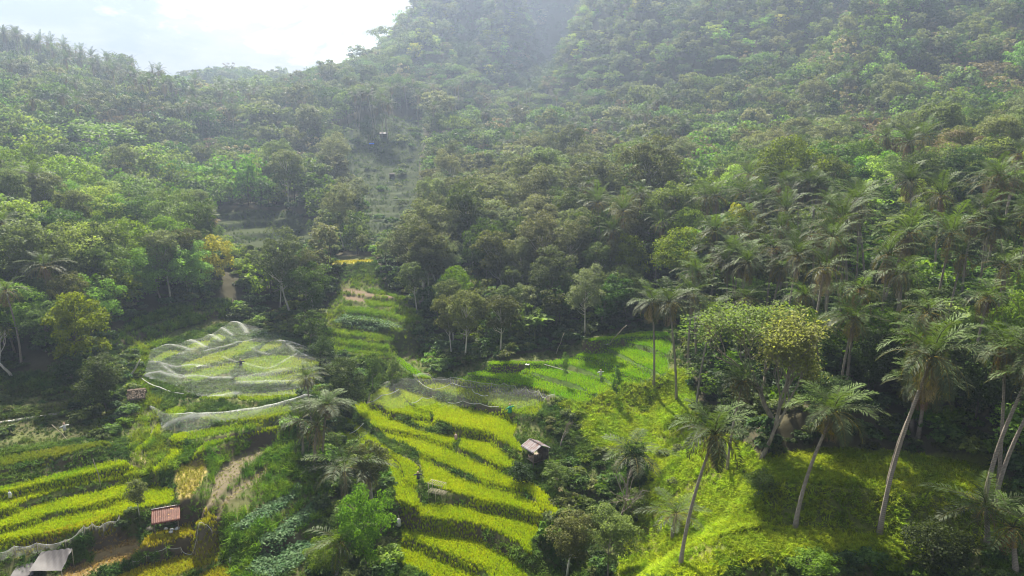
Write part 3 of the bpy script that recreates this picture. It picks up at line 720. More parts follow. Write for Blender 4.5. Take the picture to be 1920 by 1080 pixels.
# ------------------------------------------------------------------ ground cover planted on points (kind = stuff)
def scatter(name, pts, rz, sc, tint, vi, meshes, label, cat=None, tilt=None):
    pts = np.asarray(pts); n = len(pts)
    me = bpy.data.meshes.new(name)
    me.vertices.add(n); me.vertices.foreach_set('co', pts.astype(np.float32).ravel())
    rot = np.zeros((n, 3), np.float32); rot[:, 2] = rz
    if tilt is not None: rot[:, :2] = tilt
    a = me.attributes.new('rot', 'FLOAT_VECTOR', 'POINT'); a.data.foreach_set('vector', rot.ravel())
    a = me.attributes.new('sc', 'FLOAT_VECTOR', 'POINT')
    s3 = np.asarray(sc, np.float32); s3 = np.repeat(s3[:, None], 3, 1) if s3.ndim == 1 else s3
    a.data.foreach_set('vector', s3.astype(np.float32).ravel())
    a = me.attributes.new('vi', 'INT', 'POINT'); a.data.foreach_set('value', np.asarray(vi, np.int32))
    if tint is not None:
        a = me.attributes.new('tint', 'FLOAT_COLOR', 'POINT'); a.data.foreach_set('color', np.concatenate([tint, np.ones((n, 1))], 1).astype(np.float32).ravel())
    o = link(name, me)
    g = bpy.data.node_groups.new(name + '_planting', 'GeometryNodeTree')
    g.interface.new_socket('Geometry', in_out='INPUT', socket_type='NodeSocketGeometry'); g.interface.new_socket('Geometry', in_out='OUTPUT', socket_type='NodeSocketGeometry')
    N = g.nodes.new; Lk = g.links.new
    gi, go, io, jn = N('NodeGroupInput'), N('NodeGroupOutput'), N('GeometryNodeInstanceOnPoints'), N('GeometryNodeJoinGeometry')
    for m in meshes[::-1]:
        src = bpy.data.objects.new(name + '_plant', m)
        oi = N('GeometryNodeObjectInfo'); oi.inputs['Object'].default_value = src; oi.inputs['As Instance'].default_value = True
        Lk(oi.outputs['Geometry'], jn.inputs[0])
    def na(nm, ty):
        d = N('GeometryNodeInputNamedAttribute'); d.data_type = ty; d.inputs['Name'].default_value = nm; return d.outputs['Attribute']
    Lk(gi.outputs[0], io.inputs['Points']); Lk(jn.outputs[0], io.inputs['Instance'])
    io.inputs['Pick Instance'].default_value = True; Lk(na('vi', 'INT'), io.inputs['Instance Index'])
    er = N('FunctionNodeEulerToRotation'); Lk(na('rot', 'FLOAT_VECTOR'), er.inputs[0]); Lk(er.outputs[0], io.inputs['Rotation'])
    Lk(na('sc', 'FLOAT_VECTOR'), io.inputs['Scale']); Lk(io.outputs[0], go.inputs[0])
    md = o.modifiers.new('planting', 'NODES'); md.node_group = g
    return tag(o, label, cat, kind='stuff')
# ------------------------------------------------------------------ ground sheet
def P_(pts): return np.array(pts, float)
OPEN1 = P_([(-900,690),(-80,700),(60,700),(150,700),(190,650),(240,605),(330,570),(430,560),(450,600),(560,625),(600,600),(640,530),(625,480),(700,480),(720,530),(770,570),(800,620),(830,690),(905,672),(1060,655),(1110,625),(1200,605),(1262,610),(1290,690),(1320,790),(1420,850),(1560,838),(1700,845),(1860,870),(1930,930),(2000,1000),(2600,1200),(2600,4000),(-900,4000)])
OPEN2 = P_(AUTO[1][0]); OPEN3 = P_(AUTO[0][0])
SLOPE = P_([(1050,760),(1180,700),(1280,690),(1330,800),(1430,860),(1440,1000),(1340,1090),(1150,1090),(1190,960),(1230,880),(1110,835)])
GXP, GYP, GF = project(np.stack([XX, YY, ZZ], -1))
front = GF > 5
OPENM = inpoly(GXP, GYP, OPEN1) & front & (YY < 150)
OPENM |= (inpoly(GXP, GYP, OPEN2) | inpoly(GXP, GYP, OPEN3)) & front & (YY > 150)
SLOPEM = inpoly(GXP, GYP, SLOPE) & front & (YY < 120)
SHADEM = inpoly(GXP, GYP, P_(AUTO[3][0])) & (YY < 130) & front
YGM = inpoly(GXP, GYP, P_([(245,640),(280,660),(265,710),(300,760),(300,830),(330,880),(250,900),(240,800),(250,700)])) & front & (YY < 120)
MZM = inpoly(GXP, GYP, P_([(590,520),(720,520),(800,600),(840,690),(800,720),(740,680),(590,660)])) & front & (YY < 150)
TZM = inpoly(GXP, GYP, P_(AUTO[2][0])) & front & (YY < 150)
LAWNM = inpoly(GXP, GYP, P_([(1330,960),(1440,850),(1860,850),(1900,1000),(1720,1060),(1340,1060)])) & front & (YY < 75)

CROPC = {'ripe': (0.10, 0.115, 0.02), 'net': (0.10, 0.13, 0.03), 'young': (0.05, 0.09, 0.015), 'yellow': (0.30, 0.28, 0.05), 'tan': (0.30, 0.22, 0.10), 'soil': (0.12, 0.09, 0.06),
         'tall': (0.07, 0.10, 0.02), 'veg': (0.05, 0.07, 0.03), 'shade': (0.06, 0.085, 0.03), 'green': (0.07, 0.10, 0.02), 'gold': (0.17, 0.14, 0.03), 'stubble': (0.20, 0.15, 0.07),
         'rough': (0.26, 0.21, 0.07), 'fallow': (0.12, 0.10, 0.065), 'lawn': (0.11, 0.14, 0.025)}
gc = np.zeros(ZZ.shape + (3,)) + np.array([0.055, 0.05, 0.03])           # forest floor
nz = fbm(XX / 2.3, YY / 2.3, 4, 4)[..., None]
bank = np.array([0.06, 0.075, 0.022]) * (1 - nz) * 1.5 + np.array([0.085, 0.07, 0.042]) * nz * 0.8
gc = np.where(OPENM[..., None], bank, gc)
gc = np.where((SLOPEM & OPENM)[..., None], np.array([0.13, 0.14, 0.03]) * (0.6 + 0.8 * nz), gc)
gc = np.where(LAWNM[..., None], np.array([0.11, 0.13, 0.03]) * (0.7 + 0.6 * nz), gc)
slope = np.hypot(np.gradient(ZZ, axis=0) / np.gradient(GY)[:, None], np.gradient(ZZ, axis=1) / np.gradient(GX)[None])
steep = np.clip((slope - 0.7) / 0.8, 0, 1)[..., None] * OPENM[..., None] * np.where((nz > 0.38), 1, 0.35)
for i, k in enumerate(KEYS):
    gc[PID == i] = np.array(CROPC[PAD[k][1]])
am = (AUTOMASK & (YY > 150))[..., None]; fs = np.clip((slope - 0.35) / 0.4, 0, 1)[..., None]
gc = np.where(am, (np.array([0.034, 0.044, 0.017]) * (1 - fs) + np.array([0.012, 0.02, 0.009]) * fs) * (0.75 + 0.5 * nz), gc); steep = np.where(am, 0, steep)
gc = gc * (1 - steep) + np.where(LAWNM[..., None] | MZM[..., None], np.array([0.05, 0.06, 0.022]), np.array([0.075, 0.06, 0.04])) * steep
# dirt path on the grass slope and the trodden path on the left
def strip_mask(pts, w):
    W = hit(*np.array(pts, float).T)[:, :2]
    return seg_d(XX, YY, list(W))[0] < w
for pts, w, c in [([(1150,778),(1175,790),(1185,800)], 0.7, (0.42, 0.30, 0.16)), ([(1040,915),(1060,955),(1075,985)], 0.5, (0.36, 0.28, 0.15)), ([(215,830),(250,850),(262,870)], 0.6, (0.34, 0.28, 0.15))]:
    gc[strip_mask(pts, w)] = c
mb = MB()
ny, nx = ZZ.shape
idx = np.arange(ny * nx).reshape(ny, nx)
mb.add(np.stack([XX, YY, ZZ], -1), np.stack([idx[:-1, :-1], idx[:-1, 1:], idx[1:, 1:], idx[1:, :-1]], -1))
t = NT('soil and grass'); a = t.attr('gc').outputs['Color']
n1 = t.noise(1.7, 6, 0.7); n2 = t.noise(9.0, 5, 0.7)
c = t.hsv(a, t.math('ADD', t.math('MULTIPLY', n2, 0.04), 0.48), 1.0, t.math('ADD', t.math('MULTIPLY', n1, 0.9), 0.55))
c = t.mixc(t.ramp(n2, [(0.5, (0, 0, 0)), (0.72, (0.5, 0.5, 0.5))]), c, t.hsv(a, 0.49, 0.8, 1.5))
M['ground'] = t.done(t.principled(c, 0.95, 0.05, n2, 0.6))
gm = mb.mesh('terrain', M['ground'], True)
ca = gm.attributes.new('gc', 'FLOAT_COLOR', 'POINT')
ca.data.foreach_set('color', np.concatenate([gc, np.ones(gc.shape[:2] + (1,))], -1).astype(np.float32).ravel())
tag(link('terrain', gm), 'terraced valley floor rising to forested hills', kind='structure')

# ------------------------------------------------------------------ crops and grass
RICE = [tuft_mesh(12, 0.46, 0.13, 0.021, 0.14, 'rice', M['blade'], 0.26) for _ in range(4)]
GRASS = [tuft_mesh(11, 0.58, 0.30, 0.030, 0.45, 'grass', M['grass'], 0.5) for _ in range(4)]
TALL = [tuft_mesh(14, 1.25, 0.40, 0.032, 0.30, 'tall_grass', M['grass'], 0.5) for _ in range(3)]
def weed_mesh():
    w = MB(); n = 26
    pos = np.stack([R.normal(size=n) * 0.25, R.normal(size=n) * 0.25, 0.05 + 0.38 * R.random(n)], 1)
    leaf_quads(w, pos, unit(np.array([0, 0, 1.0]) + rdir(n) * 0.55), 0.24 * (0.7 + 0.6 * R.random(n)), 0, 0.3 + 0.7 * R.random(n), 0.75)
    return w.mesh('weed', M['weed'])
WEED = [weed_mesh() for _ in range(4)]

def plant_points(poly, sp, gap=0.16):
    x0, y0 = poly.min(0); x1, y1 = poly.max(0)
    gx, gy = np.meshgrid(np.arange(x0, x1 + sp, sp), np.arange(y0, y1 + sp, sp))
    gx = gx + (R.random(gx.shape) - 0.5) * sp * 0.9; gy = gy + (R.random(gy.shape) - 0.5) * sp * 0.9
    m = inpoly(gx, gy, poly)
    d = np.full(gx.shape, 1e9)
    for i in range(len(poly)):
        a, b = poly[i - 1], poly[i]; ab = b - a; t_ = np.clip(((gx - a[0]) * ab[0] + (gy - a[1]) * ab[1]) / ((ab ** 2).sum() + 1e-9), 0, 1)
        d = np.minimum(d, np.hypot(gx - a[0] - t_ * ab[0], gy - a[1] - t_ * ab[1]))
    m &= d > gap
    return gx[m], gy[m]
def jitter_tint(base, n, x, y, amt=0.25, other=None, sc=3.0):
    f = fbm(x / sc, y / sc, 7, 3)
    f = np.clip((f - 0.25) / 0.45, 0, 1)[:, None]
    o = np.array(other if other else tuple(b * (1 + amt) for b in base))
    return np.array(base) * (1 - f) + o * f
CROPS = {  # crop: (meshes, spacing, scale range, tint, other tint)
 'ripe': (RICE, 0.175, (0.94, 1.06), (0.35, 0.46, 0.003), (0.44, 0.515, 0.003)), 'net': (RICE, 0.22, (0.8, 0.95), (0.27, 0.40, 0.02), (0.38, 0.44, 0.02)),
 'young': (RICE, 0.19, (0.62, 0.75), (0.22, 0.44, 0.006), (0.34, 0.52, 0.008)), 'yellow': (RICE, 0.3, (0.7, 0.9), (0.40, 0.36, 0.03), None),
 'tall': (TALL, 0.30, (0.32, 0.55), (0.14, 0.27, 0.015), (0.24, 0.34, 0.02)), 'shade': (RICE, 0.2, (0.95, 1.15), (0.16, 0.24, 0.03), (0.24, 0.26, 0.03)),  # the shade crop is green rice with shadow mixed into its tint
 'green': (RICE, 0.2, (0.95, 1.15), (0.24, 0.38, 0.008), (0.34, 0.42, 0.008)), 'gold': (RICE, 0.19, (0.9, 1.08), (0.42, 0.36, 0.015), (0.36, 0.38, 0.02)),
 'veg': (WEED, 0.34, (0.7, 1.3), (0.07, 0.15, 0.055), (0.11, 0.19, 0.08)), 'rough': (GRASS, 0.34, (0.5, 0.9), (0.30, 0.27, 0.04), (0.24, 0.29, 0.03)),
 'fallow': (GRASS, 0.42, (0.25, 0.6), (0.22, 0.26, 0.05), (0.30, 0.27, 0.08)), 'stubble': (GRASS, 0.26, (0.35, 0.6), (0.42, 0.30, 0.12), None), 'lawn': (GRASS, 0.2, (0.45, 0.9), (0.20, 0.29, 0.010), (0.34, 0.40, 0.012)),
}
GROUPS = {'ripe': ('rice', 'yellow green ripening rice filling the stepped paddies', 'rice'), 'net': ('rice', 'pale rice growing beneath the white bird nets', 'rice'),
          'young': ('rice', 'vivid green young rice in the curved paddies below the forest', 'rice'), 'shade': ('rice', 'rice in the terraces at the left, tinted dull green for their shade', 'rice'),
          'green': ('rice', 'green rice in narrow terraces on the left side', 'rice'), 'gold': ('rice', 'golden ripe rice around the two lower shelters', 'rice'), 'yellow': ('rice', 'pale yellow rice strip high in the valley', 'rice'),
          'tall': ('tall_grass', 'tall bright fodder grass on the stepped terraces below the wood', 'grass'), 'veg': ('vegetable_leaves', 'dark blue green vegetable plants in the terraced beds', 'vegetables'),
          'rough': ('rough_grass', 'yellowed rough grass on the resting terrace above the red roof', 'grass'), 'fallow': ('weeds', 'thin weeds on the bare fallow terraces', 'weeds'), 'stubble': ('stubble', 'cut tan rice stubble beside the tarpaulin shelter', 'stubble'),
          'lawn': ('grass', 'short grass on the palm terrace at the right', 'grass')}
cnt = 0
for crop, (ms, sp, (s0, s1), tc_, to_) in CROPS.items():
    ax, ay, az = [], [], []
    for i, k in enumerate(KEYS):
        if PAD[k][1] != crop: continue
        x, y = plant_points(PLAN[k], sp, 0.3 if crop == 'young' else (0.1 if crop == 'ripe' else 0.16))
        ax.append(x); ay.append(y); az.append(ground(x, y) - 0.02)
    if not ax: continue
    x, y, z = map(np.concatenate, (ax, ay, az)); n = len(x); cnt += n
    nm, lab, cat = GROUPS[crop]
    sc = (s0 + (s1 - s0) * R.random(n)) * ((0.95 + 0.1 * fbm(x / 1.5, y / 1.5, 2, 2)) if ms is RICE else (0.9 + 0.25 * fbm(x / 1.5, y / 1.5, 2, 2)))
    scatter(nm, np.stack([x, y, z], 1), R.random(n) * 6.28, sc, jitter_tint(tc_, n, x, y, 0.2, to_), R.integers(0, len(ms), n), ms, lab, cat, R.normal(size=(n, 2)) * 0.12)
print('crops', cnt)

# grass on banks and slopes: sample ground cells of the open land that are not paddies
def sample_mask(mask, dens):
    cell = np.gradient(GY)[:, None] * np.gradient(GX)[None]
    lam = np.where(mask, cell * dens * np.sqrt(1 + np.minimum(slope, 3.0) ** 2), 0)
    k = R.poisson(lam); iy, ix = np.nonzero(k); r = k[iy, ix]
    iy, ix = np.repeat(iy, r), np.repeat(ix, r)
    x = GX[ix] + (R.random(len(ix)) - 0.5) * np.gradient(GX)[ix]; y = GY[iy] + (R.random(len(iy)) - 0.5) * np.gradient(GY)[iy]
    return x, y, ground(x, y)
SLX = np.gradient(ZZ, axis=1) / np.gradient(GX)[None]; SLY = np.gradient(ZZ, axis=0) / np.gradient(GY)[:, None]
def lean_out(x, y, rz):
    gx, gy = interp(SLX, x, y), interp(SLY, x, y); m = np.hypot(gx, gy) + 1e-6
    a = np.minimum(np.arctan(m) * 0.6, 0.8); dx, dy = -gx / m * a, -gy / m * a
    lx, ly = np.cos(rz) * dx + np.sin(rz) * dy, -np.sin(rz) * dx + np.cos(rz) * dy
    return np.stack([-ly, lx], 1)
vis = (np.abs(GXP - 960) < 1080) & (GYP < 1180) & (GYP > 350) & front
freeM = OPENM & (PID < 0) & vis & (YY < 140)
def grass_set(mask, dens, ms, s0, s1, tc_, to_, nm, lab, slopey=True):
    x, y, z = sample_mask(mask, dens); n = len(x)
    pm = fbm(x / 3.1, y / 3.1, 17, 3)
    keep = R.random(n) < np.clip((pm - 0.2) * 3.2, 0.3, 1); x, y, z, pm = x[keep], y[keep], z[keep], pm[keep]; n = len(x)
    sc = (s0 + (s1 - s0) * R.random(n) ** 1.5) * (0.55 + 0.9 * pm); rz = R.random(n) * 6.28
    scatter(nm, np.stack([x, y, z - 0.03], 1), rz, sc, jitter_tint(tc_, n, x, y, 0.2, to_, 1.3) * (0.6 + 0.8 * fbm(x / 0.8, y / 0.8, 41, 2))[:, None] * (0.75 + 0.5 * R.random((n, 1))), R.integers(0, len(ms), n), ms, lab, 'grass', lean_out(x, y, rz) + R.normal(size=(n, 2)) * 0.15)
    print(nm, n)
NZM = inpoly(GXP, GYP, P_([(328,850),(420,815),(545,785),(600,800),(640,900),(600,1000),(480,1090),(430,1090),(420,1000),(340,965)])) & front & (YY < 110)
GZM = inpoly(GXP, GYP, P_([(845,690),(905,668),(1060,655),(1110,618),(1262,610),(1262,690),(1215,722),(1110,760),(850,720)])) & front & (YY < 125)
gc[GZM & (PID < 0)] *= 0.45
rest = freeM & ~NZM & ~GZM & ~SLOPEM & ~SHADEM & ~YGM & ~MZM & ~TZM & ~LAWNM
grass_set(rest, 30, GRASS, 0.5, 1.15, (0.05, 0.115, 0.02), (0.13, 0.21, 0.025), 'bank_grass', 'green grass on the banks between paddies, tinted darker for their shade')  # tint darkened to imitate the shaded faces of the banks
grass_set(freeM & SLOPEM, 42, GRASS, 0.6, 1.15, (0.33, 0.42, 0.010), (0.25, 0.40, 0.01), 'slope_grass', 'yellow green grass covering the slope beside the palms')
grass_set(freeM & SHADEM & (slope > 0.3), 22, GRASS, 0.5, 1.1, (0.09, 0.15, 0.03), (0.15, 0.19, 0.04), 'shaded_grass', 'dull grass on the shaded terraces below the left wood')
grass_set(freeM & YGM, 14, TALL, 0.4, 1.0, (0.15, 0.27, 0.015), (0.28, 0.34, 0.02), 'verge_grass', 'tall bright grass on the verge beside the thatched hut')
grass_set(freeM & MZM, 9, TALL, 0.25, 0.7, (0.12, 0.24, 0.015), (0.25, 0.34, 0.02), 'fodder_grass', 'bright fodder grass on the steps above the central paddies')
grass_set(freeM & TZM & (slope > 0.35), 20, TALL, 0.35, 0.9, (0.12, 0.25, 0.015), (0.22, 0.34, 0.015), 'terrace_grass', 'tall green grass on the terraces behind the nets')
grass_set(freeM & LAWNM, 48, GRASS, 0.5, 1.3, (0.16, 0.26, 0.010), (0.30, 0.38, 0.012), 'lawn_grass', 'green grass on the bank beneath the tall palms')
grass_set(freeM & (SHADEM | TZM) & (slope <= 0.35), 14, GRASS, 0.3, 0.7, (0.06, 0.11, 0.025), (0.11, 0.16, 0.03), 'low_grass', 'low dark grass on the treads of the left terraces')
grass_set(freeM & GZM, 22, GRASS, 0.35, 0.75, (0.05, 0.10, 0.02), (0.10, 0.17, 0.02), 'bund_grass', 'short grass on the bunds of the curved green paddies, darkened as shade')  # dark tint draws the bank shade between the paddies
grass_set(freeM & NZM, 15, TALL, 0.3, 0.85, (0.09, 0.20, 0.015), (0.20, 0.33, 0.015), 'strip_grass', 'tall green grass strips between the fallow and vegetable terraces')
grass_set(AUTOMASK & (YY > 150) & (slope > 0.1), 1.6, TALL, 0.35, 0.75, (0.06, 0.11, 0.02), (0.11, 0.17, 0.03), 'ridge_grass', 'pale grass on the distant stepped terraces')
# ------------------------------------------------------------------ trees
def pair(args, nm):
    tk, cw = tree(name=nm, **args)
    return (tk.mesh(nm + '_trunk', M[args.get('bark', 'bark')], True), cw.mesh(nm + '_crown', LEAF[args['leaf_m']]))
def single(args, nm):
    tk, cw = tree(name=nm, **args); b = MB().merge(tk, 0).merge(cw, 1)
    return b.mesh(nm, [M[args.get('bark', 'bark')], LEAF[args['leaf_m']]])
VAR = {
 'mid': dict(H=11, cr=4.0, ch=8.6, clump_r=1.35, leaf_m='mid'), 'bright': dict(H=10, cr=4.3, ch=8.0, clump_r=1.4, leaf_m='bright'),
 'dark': dict(H=10, cr=3.9, ch=8.6, clump_r=1.35, leaf_m='dark', bark='bark_dark'), 'olive': dict(H=13, cr=3.3, ch=7.8, clump_r=1.2, leaf_m='olive', gap=0.15, bark='bark_pale', trunk_r=0.17),
 'grey': dict(H=13, cr=3.7, ch=8.0, clump_r=1.2, leaf_m='grey', gap=0.12, bark='bark_pale', trunk_r=0.17), 'yellow': dict(H=9, cr=3.9, ch=7.6, clump_r=1.2, leaf_m='yellow', bark='bark_dark'),
 'dry': dict(H=10, cr=3.6, ch=7.4, clump_r=1.1, leaf_m='dry', gap=0.2, limb=0.9), 'column': dict(H=9, cr=1.7, ch=8.2, clump_r=0.9, leaf_m='olive', shape='column'),
 'umbrella': dict(H=12, cr=6.2, ch=6.6, clump_r=1.5, leaf_m='mid', shape='umbrella', limb=0.8), 'blue': dict(H=8.5, cr=3.4, ch=7.4, clump_r=1.2, leaf_m='blue'),
}
NC = {'mid': 46, 'bright': 46, 'dark': 46, 'olive': 40, 'grey': 42, 'yellow': 44, 'dry': 34, 'column': 24, 'umbrella': 50, 'blue': 36}
HI, MID, LO = {}, {}, {}
for k, a in VAR.items():
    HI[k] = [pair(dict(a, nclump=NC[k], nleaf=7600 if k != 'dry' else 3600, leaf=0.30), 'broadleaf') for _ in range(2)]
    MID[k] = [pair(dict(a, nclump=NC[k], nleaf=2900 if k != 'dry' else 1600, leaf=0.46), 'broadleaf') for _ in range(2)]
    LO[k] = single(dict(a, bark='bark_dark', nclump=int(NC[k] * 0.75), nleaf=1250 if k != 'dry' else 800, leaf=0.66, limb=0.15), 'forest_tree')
PALM = [palm(13, l, nf, L, dd_, d, pr) for l, d, nf, L, dd_, pr in ((0.05, 1.0, 26, 4.5, 8, 31), (0.12, 0.9, 22, 4.4, 6, 28), (0.18, 1.1, 30, 4.3, 9, 31), (-0.02, 1.05, 18, 4.7, 10, 24), (0.09, 1.3, 27, 4.1, 5, 30), (0.03, 1.45, 20, 4.4, 14, 22), (0.15, 0.75, 24, 4.8, 3, 26), (0.07, 1.15, 15, 4.0, 12, 22))]
PALMLO = [palm(13, l, 22, 4.4, 2, d, 16, False) for l, d in ((0.05, 1.0), (0.12, 1.1), (0.0, 0.9))]
YOUNGPALM = [palm(4.5, 0.08, 17, 3.8, 2, 1.0, 22, False), palm(4.0, 0.15, 15, 3.4, 5, 1.2, 20, False)]

def crown_hit(px, py, H):
    """foot of a plant of height H whose top is seen at this photo point"""
    d = rays(px, py); d = d / d[1]
    Y = 40.0
    while Y < 690:
        g = float(ground(d[0] * Y, Y))
        if CZ + d[2] * Y - g <= H: return np.array([d[0] * Y, Y, g])
        Y += 0.2 if Y < 150 else 1.0
    return np.array([d[0] * Y, Y, float(ground(d[0] * Y, Y))])
def depth_of(p): return float(project(p)[2])

TREES = []      # every placed broadleaf tree object: (px, py, label parts)
def put_tree(variant, loc, sx, sz, label, hi=None, group=None, name='broadleaf_tree', cat='tree', rz=None):
    f = depth_of(loc); app = VAR[variant]['H'] * sz * FPX / f
    pool = HI if (hi if hi is not None else app > 88) else MID
    tm, cm = pool[variant][R.integers(0, 2)]
    r = link(name, None, None, loc, R.random() * 6.28 if rz is None else rz, (sx, sx, sz))
    link('trunk', tm, r); link('crown', cm, r)
    return tag(r, label, cat, group)

MANUAL = [ # variant, base (px,py) or None, top (px,py), width px, height m when the foot is hidden, label
 ('yellow', (148,694), (125,556), 118, 0, 'bright yellow green tree standing alone before the dark wood'),
 ('dark', (200,775), (198,668), 88, 0, 'dense dark green tree above the thatched hut'),
 ('blue', (140,722), (140,668), 62, 0, 'low grey leaved tree between the yellow tree and the dark hut tree'),
 ('bright', None, (40,384), 150, 11, 'broad bright green crown lit by sun over dry palm fronds'),
 ('bright', None, (178,232), 150, 12, 'tall bright green tree crowning the left slope'),
 ('bright', None, (245,275), 120, 11, 'bright green tree stepping down the left slope below the tallest one'),
 ('bright', None, (345,305), 105, 10, 'yellowish green rounded tree at the edge of the left wood'),
 ('mid', None, (250,330), 125, 12, 'mid green tree in the middle of the left wood'),
 ('mid', None, (310,372), 100, 12, 'dark topped tree overlooking the shaded clearing'),
 ('olive', (345,540), (345,425), 74, 0, 'slender pale trunked tree at the shaded clearing'),
 ('yellow', (405,530), (425,447), 66, 0, 'leaning yellow green tree on the bright grassy bank'),
 ('column', (476,522), (476,468), 28, 0, 'narrow clipped columnar tree by the far terraces'),
 ('column', (470,505), (480,458), 24, 0, 'smaller columnar tree just behind the clipped one'),
 ('grey', (548,595), (548,438), 96, 0, 'tall open grey green tree in the centre of the valley'),
 ('grey', (590,590), (588,470), 72, 0, 'spreading grey green tree left of the stepped grass terraces'),
 ('olive', (525,580), (520,485), 60, 0, 'thin olive tree behind the bird nets'),
 ('mid', (580,655), (575,585), 62, 0, 'bushy tree at the far corner of the big net'),
 ('dark', (600,692), (598,632), 52, 0, 'dark bushy tree at the right end of the big net'),
 ('dark', (655,775), (652,678), 72, 0, 'dark tree between the nets and the central paddies'),
 ('mid', (698,732), (694,668), 36, 0, 'small tree at the upper left corner of the central paddies'),
 ('mid', (735,725), (733,672), 34, 0, 'slim tree at the head of the central paddies'),
 ('bright', (690,1075), (690,925), 112, 0, 'glossy bright green tree left of the lowest central paddy'),
 ('bright', (612,1085), (612,1010), 80, 0, 'leafy green tree at the bottom edge among the vegetable beds'),
 ('olive', (700,950), (700,840), 70, 0, 'loose grey green tree overhanging the left paddy strip'),
 ('olive', (1062,1085), (1062,965), 100, 0, 'yellow flecked bushy tree beside the lowest central paddy'),
 ('mid', (1140,1085), (1130,975), 100, 0, 'bushy green tree at the bottom of the gully'),
 ('dark', (1180,905), (1182,832), 56, 0, 'dark leafy crown wrapped around the grey dead trunk'),
 ('dark', (978,905), (980,868), 50, 0, 'rounded dark bush on the bank below the tin hut'),
 ('mid', (1040,915), (1048,868), 60, 0, 'green bushy tree in front of the tin hut'),
 ('mid', (1185,985), (1190,930), 60, 0, 'round green tree on the right edge of the gully'),
 ('mid', (1155,752), (1156,690), 24, 0, 'small bushy tree at the tip of the bright green paddies'),
 ('mid', (1062,716), (1064,664), 15, 0, 'thin young tree standing in the bright green paddies'),
 ('dark', (1745,1075), (1745,990), 132, 0, 'big rounded leafy bush at the lower right'),
 ('bright', (1528,1085), (1528,1040), 84, 0, 'low bright bush below the palm bank'),
 ('mid', (1420,935), (1405,885), 60, 0, 'leafy bush at the left end of the palm terrace'),
 ('olive', (262,968), (258,905), 44, 0, 'small thin crowned tree left of the rust red roof'),
 ('bright', None, (860,505), 76, 9, 'light green tree at the left foot of the central wood'),
 ('blue', None, (820,520), 56, 8, 'bluish green tree beside the light green one at the foot of the central wood'),
 ('olive', None, (970,328), 120, 13, 'tall yellowish tree on the crest of the central wood'),
 ('olive', None, (900,365), 90, 13, 'olive tree on the left crest of the central wood'),
 ('grey', None, (1030,400), 95, 14, 'big grey green tree in the heart of the central wood'),
 ('grey', None, (1075,410), 90, 13, 'silvery tree on the right of the central wood'),
 ('yellow', None, (1185,445), 80, 10, 'light green feathery tree on the right flank of the central wood'),
 ('mid', None, (910,415), 90, 13, 'green tree in front of the reddish gap in the central wood'),
 ('grey', (1037,600), (1035,470), 84, 0, 'pale trunked tree at the foot of the central wood'),
 ('grey', (985,570), (980,450), 70, 0, 'thin pale trunked tree inside the central wood'),
 ('olive', (1122,575), (1122,450), 62, 0, 'pale trunked olive tree above the curved paddies'),
 ('grey', (1150,565), (1168,455), 62, 0, 'leaning pale trunked tree above the curved paddies'),
 ('mid', (905,585), (900,520), 60, 0, 'small tree with a crooked pale stem below the wood'),
 ('umbrella', None, (900,241), 92, 13, 'large spreading tree beside the far stepped hill'),
 ('dark', None, (690,222), 24, 9, 'single dark tree standing on the far stepped hill'),
 ('bright', None, (1840,300), 110, 9, 'sunlit bright green tree behind the right hand palms'),
 ('bright', None, (1740,340), 90, 8, 'bright green bushy tree under the upper right palms'),
 ('bright', None, (1890,545), 110, 9, 'bright green leafy mass right of the big palm crowns'),
 ('yellow', None, (1390,375), 90, 12, 'feathery pale yellow tree above the left palms'),
 ('bright', None, (1410,520), 90, 6, 'low leafy green tree under the left palms of the grove'),
 ('dark', None, (1560,700), 110, 7, 'dark tree in deep shade behind the leaning palm'),
 ('dark', None, (1640,610), 100, 8, 'deep green tree under the big palm crowns'),
 ('dark', None, (1850,640), 120, 8, 'dark leafy tree against the right hand edge'),
 ('dry', None, (1870,115), 90, 10, 'bare brownish tree high on the right hillside'),
 ('dry', None, (1815,130), 80, 9, 'dry brown crown left of the bare hillside tree'),
 ('dry', None, (265,200), 80, 11, 'brownish round tree under the left ridge'),
]
taken = []
n_manual = 0
for v, base, top, w, Hh, lab in MANUAL:
    a = VAR[v]
    if base:
        p = hit1(*base); f = depth_of(p); dep = math.atan2(CZ - p[2], p[1])
        H = (base[1] - top[1]) * f / FPX / math.cos(dep) * 1.0
    else:
        H = Hh; p = crown_hit(top[0], top[1], H); f = depth_of(p)
    sx = w * f / FPX / (2 * a['cr']) * 0.92
    put_tree(v, p, sx, H / a['H'], lab); n_manual += 1
    taken.append((p[0], p[1], a['cr'] * sx))

# the rain tree with bare branches and a thin yellow green canopy
def plain_tree(tm, cm, p, s, label, name='broadleaf_tree', rz=0.0, cat='tree'):
    r = link(name, None, None, p, rz, s); link('trunk', tm, r)
    if cm: link('crown', cm, r)
    return tag(r, label, cat)
tm, cm = bare_tree(9, 0.50, 'bark', 8500, 'pale', 6, 3)
p = hit1(1422, 862); taken.append((p[0], p[1], 6))
plain_tree(tm, cm, p, (1.0, 1.0, 1.35), 'wide dome topped tree with bare grey branches and thin yellow green leaves', rz=0.5)
tm, cm = bare_tree(9.5, 0.5, 'bark', 4500, 'pale', 6, 21)
p = crown_hit(1470, 590, 11); plain_tree(tm, cm, p, 1.2, 'second thin leaved pale tree behind the dome topped one', rz=2.2); taken.append((p[0], p[1], 6))
tm, _ = bare_tree(6.5, 0.5, 'bark', 0, depth=4, seed=5)
p = hit1(1166, 1000); plain_tree(tm, None, p, (0.95, 0.95, 1.1), 'dead grey tree with crooked stubs in the gully', 'dead_tree')
tm, cm = bare_tree(8, 0.45, 'bark_pale', 350, 'olive', 4, 8)
